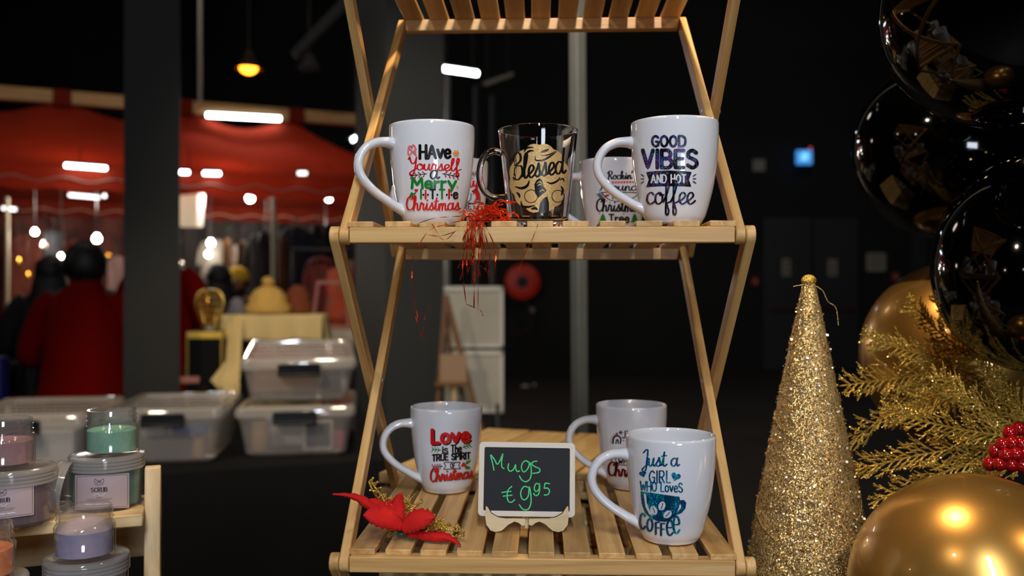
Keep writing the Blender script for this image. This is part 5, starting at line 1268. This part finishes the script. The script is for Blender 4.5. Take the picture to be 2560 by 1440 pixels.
for px, py, yl, pw in ((200, 500, -1.0, 14), (560, 500, -1.0, 16), (760, 560, -.5, 16), (90, 600, -.4, 14), (600, 560, .5, 16)):
    light('stall_glow', 'POINT', SP(px, py, yl), pw, (1, .90, .76), .06)
light('beam_tube_glow', 'AREA', SP(608, 280, -.45), 3, COOL, .8, SP(608, 420, -1.2), size_y=.1)
light('canopy_top_glow', 'AREA', (-2.9, 5.6, 5.6), 14, (1, .86, .72), 1.2, S(.6, -.7, 2.6))
light('coat_side_glow', 'POINT', (-3.6, 3.9, 2.3), 3.5, SOFT, .1)
ln = thing('paper_lantern', 'white glowing box lantern beside the dark pillar', 'lantern', SP(473, 566, -1.25)); sc_ = ln.location.y / FP
MB().loft([[Vector((x * w, y * w, z)) for x, y in rrect(2, 2, .15, 3)] for z, w in ((0, 25 * sc_), (.02, 26 * sc_), (82 * sc_, 30 * sc_), (86 * sc_, 29 * sc_))]).build('shade', LANTERN, ln)
MB().tube([(0, 0, 86 * sc_), (0, 0, 86 * sc_ + .35)], .004, 5).build('cord', BLACKPLASTIC, ln)

# ------------------------------------------------------------------ people at the stalls
SKIN_D = M('dark_brown_skin', (.30, .18, .12), .55); SKIN_T = M('tan_skin', (.68, .46, .32), .55); HAIR = M('black_hair', (.03, .025, .022), .6, bump=.6, bscale=120)
COATRED = M('red_wool', (.44, .015, .012), 1.0, Specular_IOR_Level=.1, bump=.2, bscale=300); COATBLACK = M('black_wool', (.035, .033, .034), .85); TROUSER = M('dark_trousers', (.04, .04, .05), .8); YELLOWKNIT = M('yellow_knit', (.90, .72, .12), .8, bump=.5, bscale=200); BOOT = M('black_boots', (.03, .03, .03), .5)
def person(label, loc, yaw, h, coat, skin, hair='afro', elbow=.285, lift=1.02, coat_len=.62):
    s = h / 1.65; t = bpy.data.meshes.new('person'); V = []; E = []; RAD = []
    def add(p, r, par=None):
        V.append(Vector(p) * s); RAD.append((r[0] * s, r[1] * s) if isinstance(r, tuple) else (r * s, r * s))
        if par is not None: E.append((par, len(V) - 1))
        return len(V) - 1
    pel = add((0, 0, .93), (.15, .11)); sp = add((0, .0, 1.08), (.135, .10), pel); ch = add((0, .0, 1.25), (.15, .11), sp); up = add((0, 0, 1.36), (.12, .085), ch); nk = add((0, .01, 1.425), .05, up)
    jaw = add((0, .025, 1.475), .066, nk); hd = add((0, .02, 1.545), (.078, .09), jaw); add((0, .015, 1.61), (.06, .07), hd); add((0, .118, 1.525), .012, hd)
    for sg in (-1, 1):
        add((sg * .088, .015, 1.535), (.012, .02), hd)
        sh = add((sg * .165, 0, 1.35), .052, up); el = add((sg * elbow, .02, 1.08), .040, sh); wr = add((sg * (elbow - .09), .24, lift), .026, el); pm = add((sg * (elbow - .11), .30, lift + .005), (.036, .016), wr)
        for f, (dx, l) in enumerate(((-.026, .060), (-.009, .072), (.009, .068), (.026, .052))):
            k1 = add((sg * (elbow - .11) + dx, .34 + .004 * f % 2, lift + .005), .0085, pm); k2 = add((sg * (elbow - .11) + dx * 1.1, .34 + l * .5, lift - .008), .008, k1); add((sg * (elbow - .11) + dx * 1.1, .34 + l * .85, lift - .03), .007, k2)
        k1 = add((sg * (elbow - .11) - sg * .042, .315, lift), .010, pm); add((sg * (elbow - .11) - sg * .052, .35, lift - .005), .0085, k1)
        hp = add((sg * .09, 0, .86), .085, pel); kn = add((sg * .095, .01, .48), .058, hp); an = add((sg * .10, -.02, .09), .040, kn); add((sg * .11, .13, .035), (.04, .03), an)
    t.from_pydata([tuple(v) for v in V], E, []); o = bpy.data.objects.new('person', t); COL.objects.link(o); t.materials.append(skin)
    md = o.modifiers.new('body', 'SKIN'); md.use_smooth_shade = True; sv = t.skin_vertices[0].data
    for i, r in enumerate(RAD): sv[i].radius = r
    sv[0].use_root = True; sb = o.modifiers.new('round', 'SUBSURF'); sb.levels = sb.render_levels = 2
    o.location = loc; o.rotation_euler.z = yaw; tag(o, label, 'person')
    def ring(z, rx, ry, oy=0, n=28, wob=0): return [Vector((rx * cos(2 * pi * k / n) * (1 + wob * sin(k * 1.9)), ry * sin(2 * pi * k / n) * (1 + wob * sin(k * 2.3)) + oy, z)) * s for k in range(n)]
    zb = .93 - coat_len * .6
    mb = MB(); mb.loft([ring(zb, .285, .215, 0, 28, .04), ring(zb + .12, .265, .20, 0, 28, .03), ring(.93, .225, .165, 0, 28, .015), ring(1.06, .205, .15), ring(1.2, .208, .148), ring(1.31, .205, .138), ring(1.365, .175, .118), ring(1.41, .105, .09), ring(1.435, .078, .078), ring(1.475, .072, .074, .008), ring(1.478, .060, .062, .008), ring(1.44, .058, .058)], cap=False)
    for sg in (-1, 1):
        q = catmull([(sg * .135, 0, 1.345), (sg * .20, .0, 1.29), (sg * (elbow - .01), .01, 1.085), (sg * (elbow - .03), .10, 1.045), (sg * (elbow - .085), .235, lift + .004)], .03)
        mb.tube([tuple(Vector(p) * s) for p in q], [(.078 - .034 * i / (len(q) - 1)) * s for i in range(len(q))], 16)
    cb = mb.build('coat', coat, o)
    mb = MB()
    for sg in (-1, 1): mb.tube([tuple(Vector(p) * s) for p in ((sg * .09, 0, .88), (sg * .095, .01, .5), (sg * .10, -.015, .10))], [.10 * s, .075 * s, .062 * s], 14)
    mb.build('trousers', TROUSER, o)
    for sg in (-1, 1): mb = MB(); mb.ball(Vector((sg * .105, .05, .05)) * s, (.05 * s, .13 * s, .05 * s), 12, 8); mb.build('boot', BOOT, o)
    mb = MB(); rr = random.Random(len(label))
    if hair == 'afro': mb.ball(Vector((0, -.006, 1.545)) * s, (.108 * s, .106 * s, .116 * s), 28, 18)
    elif hair == 'long': mb.ball(Vector((0, -.005, 1.56)) * s, (.10 * s, .112 * s, .10 * s), 24, 16); mb.loft([ring(1.15, .12, .04, -.10), ring(1.3, .13, .06, -.085), ring(1.45, .11, .07, -.05), ring(1.58, .085, .06, -.03)])
    elif hair == 'cap':
        mb.ball(Vector((0, -.025, 1.54)) * s, (.09 * s, .085 * s, .085 * s), 20, 12)
    mb.v = [tuple(Vector(v) * (1 + rr.uniform(-.006, .006))) for v in mb.v]; mb.build('hair', HAIR, o)
    if hair == 'cap': MB().lathe([(.098 * s, 1.545 * s), (.102 * s, 1.56 * s), (.10 * s, 1.60 * s), (.075 * s, 1.65 * s), (.03 * s, 1.675 * s), (0, 1.678 * s)], 24).build('knit_hat', YELLOWKNIT, o)
    for sg in (-1, 1): MB().ball(Vector((sg * .032, .104, 1.55)) * s, .010 * s, 10, 8).build('eye', PAPER if hair != 'afro' else BLACKPLASTIC, o)
    return o
g = lambda px, y: (P(px, 0, y).x, y, 0)
person('person in long red coat with short black hair, back turned, beside the dark pillar', g(214, 4.5), radians(8), 1.585, COATRED, SKIN_D, 'afro', .292, 1.02, .70)
person('person with dark hair and black coat half hidden behind the red coat', g(128, 5.6), radians(20), 1.56, COATBLACK, SKIN_D, 'long', .27, 1.0)
person('person in red coat mostly hidden by the dark pillar, one shoulder showing', g(404, 5.3), radians(-15), 1.74, COATRED, SKIN_D, 'long', .30, 1.0)
person('person with long black hair behind the wire head and hats', g(546, 6.3), radians(30), 1.52, COATBLACK, SKIN_D, 'long', .27, 1.0)
person('person in yellow knit hat looking down behind the golden hat', g(594, 7.35), radians(160), 1.52, COATBLACK, SKIN_T, 'cap', .26, 1.0)

# ------------------------------------------------------------------ goods of the hat stall
CREAM = M('cream_cloth', (.78, .68, .46), .8, bump=.2, bscale=60)
draped_table('market_table', 'black draped table under the hats and the wire head', (-1.25, 4.625), (.66, .64), radians(4), .90)
hz0 = P(0, 905, 4.5).z
hy = 4.70; HX = P(688, 0, hy)
rt = thing('hat_riser', 'cream cloth covered riser under the golden knit hat', 'display stand', (HX.x, hy, .903), radians(6))
topz = P(0, 788, hy).z - .903; kk = hy / FP
MB().box((0, 0, topz / 2), (236 * kk, .25, topz - .01)).build('block', BLACKCLOTH, rt, True, .02)
def drape(a, b):
    x = (a - .5) * 244 * kk; y = -.135; fall = .055 + 62 * kk * b * (1 + .05 * sin(a * 14)); return Vector((x, y - .012 * sin(a * 26) * b - .01 * b, topz + .004 - (fall - .055)))
mb = MB(); mb.grid(40, 8, drape); mb.grid(40, 6, lambda a, b: Vector(((a - .5) * 244 * kk, -.135 + .27 * b, topz + .004))); 
mb.build('cloth_front', CREAM, rt, True, solid=.003)
mb = MB(); mb.grid(8, 10, lambda a, b: Vector((122 * kk + .004 + .03 * b + .01 * sin(a * 8) * b, -.14 + .24 * a, topz + .004 - .20 * b))); mb.build('cloth_side', CREAM, rt, True, solid=.003)
TAIL = [(4.56, .903 + topz + .004, 564, 606), (4.45, .903 + topz * .66, 568, 604), (4.34, .903 + topz * .33, 566, 602), (4.265, .918, 526, 599), (4.225, .900, 538, 599), (4.215, .84, 556, 597), (4.215, .80, 570, 590)]
mb = MB(); nr = 36
def tail(a, b):
    f = b * (len(TAIL) - 1); i = min(int(f), len(TAIL) - 2); f -= i; A, B_ = TAIL[i], TAIL[i + 1]; y, z, l, r_ = [p + (q_ - p) * f for p, q_ in zip(A, B_)]
    y += .012 * sin(a * 9 + b * 2); return rt_inv @ (Vector((P(l + (r_ - l) * a, 0, y).x, y, z)) - rt.location)
rt_inv = Matrix.Rotation(-radians(6), 3, 'Z'); mb.grid(12, nr, tail); mb.build('cloth_tail', CREAM, rt, True, solid=.003)
def knit_hat(label, px, py_base, y, w, h, col, pom=False, seed=1):
    c = P(px, py_base, y); m = M('knit_' + str(seed), col, .9, bump=.9, bscale=90); t = thing('knit_hat', label, 'hat', c, 0, 'hats on the stall'); r = random.Random(seed)
    prof = [(0, 0), (w * .46, 0), (w * .5, h * .1), (w * .5, h * .28), (w * .45, h * .34), (w * .44, h * .42), (w * .40, h * .62), (w * .30, h * .82), (w * .14, h * .95), (0, h * .98)]
    mb = MB(); mb.lathe(prof, 40); mb.v = [(v[0] * (1 + .05 * sin(30 * v[2] / h + 9 * atan2(v[1], v[0]))), v[1] * (1 + .05 * sin(30 * v[2] / h + 9 * atan2(v[1], v[0]))), v[2]) for v in mb.v]; mb.build('crown', m, t)
    MB().lathe([(w * .46, 0), (w * .53, h * .04), (w * .545, h * .16), (w * .53, h * .29), (w * .46, h * .33)], 40).build('cuff', m, t)
    if pom: mb = MB(); mb.ball((0, 0, h * 1.08), h * .2, 16, 12); mb.v = [tuple(Vector(v) + Vector((r.uniform(-1, 1), r.uniform(-1, 1), r.uniform(-1, 1))) * .006) for v in mb.v]; mb.build('pompom', m, t)
    return t
knit_hat('golden chunky knit hat on the cream cloth riser', 670, 783, 4.66, .215, .148, (.76, .60, .30), True, 1)
knit_hat('brown fur hat behind the golden hat on the riser', 744, 783, 4.79, .15, .155, (.42, .19, .06), False, 2)
knit_hat('grey fur hat beside the golden hat, near the wire head', 592, 785, 4.68, .09, .09, (.40, .39, .42), False, 3)
# gold wire head on a black box
GOLDWIRE = M('gold_wire', (.80, .66, .32), .3, .8)
bxp = P(518, 0, 4.40); bz_ = P(0, 826, 4.40).z
bo_ = thing('black_display_box', 'black gold trimmed box under the gold wire head', 'display stand', (bxp.x, 4.40, .903), radians(10)); hh = bz_ - .903
MB().box((0, 0, hh / 2), (80 * 4.45 / FP, .15, hh)).build('block', BLACKCLOTH, bo_, True, .004)
mb = MB(); w2 = 80 * 4.45 / FP; mb.box((0, 0, hh - .02), (w2 + .01, .16, .035)); mb.build('gold_fringe', GOLD_GLITTER, bo_, True, .004)
mb = MB()
for sx in (-1, 1): mb.box((sx * w2 / 2, -.076, hh / 2), (.008, .008, hh))
mb.build('gold_edge', GOLDWIRE, bo_, False)
wh = thing('wire_head', 'gold wire mannequin head on the black box', 'display head', (P(525, 0, 4.40).x, 4.40, bz_ + .003)); mb = MB(); HS = 4.45 / FP
hp = [(.022, 0), (.03, .012), (.034, .03), (.05, .07), (.064, .115), (.066, .145), (.055, .178), (.032, .195), (0.002, .2)]
for k in range(14):
    a = 2 * pi * k / 14; mb.tube(catmull([(r_ * cos(a), r_ * 1.15 * sin(a), z) for r_, z in hp], .01), .0028, 5)
for z in (.03, .07, .1, .13, .16, .185):
    r_ = next(a[0] + (b[0] - a[0]) * (z - a[1]) / (b[1] - a[1]) for a, b in zip(hp, hp[1:]) if a[1] <= z <= b[1]); mb.tube([(r_ * cos(2 * pi * k / 24), r_ * 1.15 * sin(2 * pi * k / 24), z) for k in range(24)], .0026, 5, closed=True)
mb.build('wire_cage', GOLDWIRE, wh)
mb = MB(); mb.lathe([(0, 0), (.030, 0), (.030, .012), (.022, .018), (0, .018)], 20); mb.build('collar', LIGHTMETAL, wh)
def goods(nm, label, cat, px, py, y, size, m, rz=.2, z=None, bev=.004):
    c = P(px, py, y); c.z = z if z is not None else c.z
    return tag(MB().box((0, 0, size[2] / 2), size).build(nm, m, None, True, bev, loc=c, rz=rz), label, cat)
goods('goods_tray', 'pinkish tray of goods on the black table at the pillar foot', 'tray', 474, 0, 4.30, (.09, .04, .03), M('pink_tray', (.72, .48, .40), .6), .3, .903)
goods('green_ornament_box', 'small green box beside the black display box', 'box', 470, 0, 4.44, (.04, .04, .07), M('green_box', (.08, .36, .16), .5), .3, .903)
# clothes and wares hung behind
def garment(label, px, py_top, y, w, h, col, cat='garment', sleeves=True, rail=None, col2=None, sheen=0):
    c = P(px, py_top, y); m = M('garment_cloth', col, .85, noise=(col2, 14) if col2 else None); t = thing('hanging_garment', label, cat, c, random.uniform(-.2, .2), 'hanging garments'); mb = MB(); n = 26
    rings = []
    for z, f, dpt in ((-h, .50, .07), (-h * .8, .49, .065), (-h * .45, .44, .06), (-h * .15, .46, .06), (-h * .06, .40, .05), (0, .13, .04)):
        rings.append([Vector((w * f * cos(2 * pi * k / n), dpt * sin(2 * pi * k / n) * (1 + .25 * sin(k * 2.1 + z * 9)), z)) for k in range(n)])
    mb.loft(rings)
    if sleeves:
        for sg in (-1, 1): mb.tube(catmull([(sg * w * .36, 0, -h * .09), (sg * w * .50, 0, -h * .3), (sg * w * .56, 0, -h * .62)], .04), w * .10, 12)
    mb.build('cloth', m, t)
    MB().tube(catmull([(0, 0, 0), (0, 0, .05), (.02, 0, .075), (.0, 0, .10), (-.02, 0, .085)], .01), .004, 5).build('hanger_hook', DARKSTEEL, t)
    return t
garment('navy rounded garment hanging near the left stall bulbs', 135, 576, 8.1, .17, .30, (.02, .024, .06), sleeves=False)
garment('brown red shawl hanging beside the pale pole at far left', 60, 590, 8.6, .40, .75, (.34, .10, .08), sleeves=False, col2=(.42, .2, .1))
garment('plum red shawl hanging left of the navy garment', 190, 600, 9.0, .44, .6, (.40, .12, .12), sleeves=False, col2=(.5, .25, .2))
garment('pale pink cloth hanging right of the red coated head', 292, 640, 8.4, .18, .42, (.42, .32, .31), sleeves=False)
garment('pale grey jacket hanging behind the two close bulbs', 535, 598, 8.6, .26, .40, (.50, .50, .49), col2=(.5, .45, .38))
garment('white cardigan hanging beside the pale grey jacket', 598, 612, 8.9, .24, .36, (.66, .66, .64), col2=(.55, .4, .25))
garment('black coat hanging left of the pale pole in right stall', 660, 580, 7.8, .30, .70, (.025, .025, .035))
garment('dark navy coat hanging right of the pale pole', 740, 566, 7.6, .30, .72, (.05, .05, .10), col2=(.10, .06, .14))
garment('brown patterned scarf hanging close to the pale pole', 708, 590, 7.4, .10, .62, (.36, .20, .10), 'scarf', False)
garment('black jacket hanging next to the mug stand leg', 795, 560, 7.9, .34, .50, (.03, .03, .035))
garment('orange dress hanging behind the stand leg', 850, 668, 5.98, .20, .40, (.78, .28, .10), sleeves=False, col2=(.66, .36, .30))
garment('mauve red top hanging on the rail by the stand leg', 802, 640, 6.22, .20, .46, (.46, .12, .10), col2=(.35, .18, .16))
garment('pinkish white blouse on the rail beside the grey pillar', 884, 650, 6.40, .16, .5, (.66, .48, .42))
garment('pale pink scarf hanging low in the right stall', 560, 690, 8.2, .16, .25, (.70, .50, .48), 'scarf', False)
garment('gold brown scarf hanging between grey jacket and white cardigan', 568, 596, 8.0, .07, .40, (.40, .26, .12), 'scarf', False)
garment('brown patterned necklace cloth hanging in front of the white cardigan', 605, 600, 8.0, .06, .26, (.30, .20, .10), 'scarf', False)
# small hanging ornaments that catch the light
GOLDB = M('gold_ornament', (.85, .62, .25), .2, .9); SILV = M('silver_ornament', (.85, .85, .82), .2, .9)
for i, (px, py, yl, m, wd) in enumerate(((112, 614, -.5, SILV, 'silver'), (100, 660, -.3, SILV, 'silver'), (160, 660, -.5, GOLDB, 'gold'), (70, 690, -.2, GOLDB, 'gold'), (45, 655, -.4, GOLDB, 'gold'), (270, 640, -.2, GOLDB, 'gold'), (452, 660, -.4, SILV, 'silver'))):
    c = SP(px, py, yl); t = thing('hanging_ornament', ('silver bauble below the oval bulb, left stall', 'silver drop beside the pink stall pole goods, left stall', 'gold drop under the small bulb by the navy garment', 'gold drop lowest of the left stall ornaments', 'gold drop nearest the pale pole at far left', 'gold drop right of the red coated head', 'silver drop at the edge of the dark pillar')[i], 'ornament', c, 0, 'hanging ornaments')
    MB().lathe([(0, -.05), (.018, -.03), (.024, 0), (.016, .03), (0, .045)], 14).build('drop', m, t); MB().tube([(0, 0, .045), (0, 0, .38)], .001, 4).build('thread', DARKSTEEL, t)
# stall uprights seen in front of the goods
for i, (px, y) in enumerate(((18, 7.3), (683, 7.2))):
    b = P(px, 0, y); o = MB().tube([(0, 0, 0), (0, 0, 2.1)], .016, 8).build('stall_pole', M('pale_pole', (.75, .70, .58), .5), None, loc=(b.x, y, 0)); tag(o, ('pale stall pole at the far left edge', 'pale stall pole between the dark hanging coats')[i], 'pole')
    MB().box((0, 0, .01), (.12, .12, .02)).build('foot_plate', DARKSTEEL, o, False)
# clothes display and table right of the hats
rk = thing('clothes_rail', 'light metal clothes rail holding the orange and mauve clothes', 'clothes rail', (P(848, 0, 6.05).x, 6.05, 0), radians(14))
for sx in (-.30, .30): MB().tube([(sx, 0, 0), (sx, 0, 1.62)], .014, 8).build('post', DARKSTEEL, rk); MB().tube([(sx, -.2, .012), (sx, .2, .012)], .012, 8).build('foot', DARKSTEEL, rk)
MB().tube([(-.32, 0, 1.62), (.32, 0, 1.62)], .014, 8).build('crossbar', DARKSTEEL, rk)
wt = thing('side_table', 'low white topped table behind the top storage box', 'table', (P(845, 0, 5.6).x, 5.6, 0), radians(10)); zt = P(0, 822, 5.6).z
MB().box((0, 0, zt - .06), (.38, .34, .12)).build('tabletop', M('white_top', (.72, .66, .58), .6), wt, True, .005)
for sx in (-.16, .16):
    for sy in (-.14, .14): MB().box((sx, sy, (zt - .12) / 2), (.03, .03, zt - .12)).build('leg', PINE, wt, False)
fr = thing('leaning_frame', 'mauve pink wooden frame leaning on the low white table', 'frame', (P(828, 0, 5.5).x, 5.5, zt + .002), radians(8)); fr.rotation_euler.x = radians(-8); PK = M('mauve_frame_paint', (.62, .36, .32), .6)
fw, fh = .20, .30
for nm, a, b in (('side_bar', (-fw / 2 - .015, 0, 0), (-fw / 2 + .02, 0, fh)), ('side_bar', (fw / 2 + .015, 0, 0), (fw / 2 - .02, 0, fh)), ('top_bar', (-fw / 2 + .012, 0, fh - .01), (fw / 2 - .012, 0, fh - .01)), ('bottom_bar', (-fw / 2, 0, .012), (fw / 2, 0, .012))): MB().bar(a, b, .018, .022).build(nm, PK, fr, False)
# left stall counter
draped_table('market_table', 'dark draped stall counter behind the red coated person', (P(90, 0, 6.3).x, 6.3), (1.6, .7), radians(22), .98)
goods('tan_box', 'tan box on the dark counter left of the red coat', 'box', 82, 0, 6.05, (.12, .12, .13), M('tan_box_card', (.50, .38, .24), .7), .2, .983)
goods('red_cloth_bundle', 'folded red cloth on the dark counter beside the tan box', 'cloth', 116, 0, 6.30, (.16, .12, .19), COATRED, .3, .983, .02)
goods('orange_packet', 'small orange packet on the dark counter', 'packet', 48, 0, 6.0, (.035, .03, .06), M('orange_card', (.80, .30, .06), .6), .2, .983)
goods('blue_bag', 'bright blue bag at the far left picture edge', 'bag', 0, 0, 4.2, (.06, .10, .26), M('blue_bag_cloth', (.03, .10, .42), .6), .1, .78, .02)
goods('black_case', 'black upright case at the far left beside the blue bag', 'case', 30, 0, 4.6, (.18, .2, .98), BLACKCLOTH, .2, .002, .03)
goods('bag_plinth', 'dark plinth under the blue bag', 'display stand', 0, 0, 4.2, (.12, .16, .776), BLACKCLOTH, .1, .002, .01)
# backs of the stalls
for i, (x0, x1, col) in enumerate(((-3.2, .6, (.20, .09, .075)), (.7, 3.1, (.08, .07, .07)))):
    mb = MB(); mb.grid(60, 6, lambda a, b: Vector((x0 + (x1 - x0) * a, 1.25 + .04 * sin(a * 60), .02 + 2.1 * b))); o = mb.build('stall_curtain', M('stall_curtain_cloth', col, .85, noise=(tuple(min(1, v * 1.9) for v in col), 5)), None, loc=RIA, rz=RA); tag(o, ('brown red', 'grey brown')[i] + ' curtain closing the back of the stall', 'curtain')
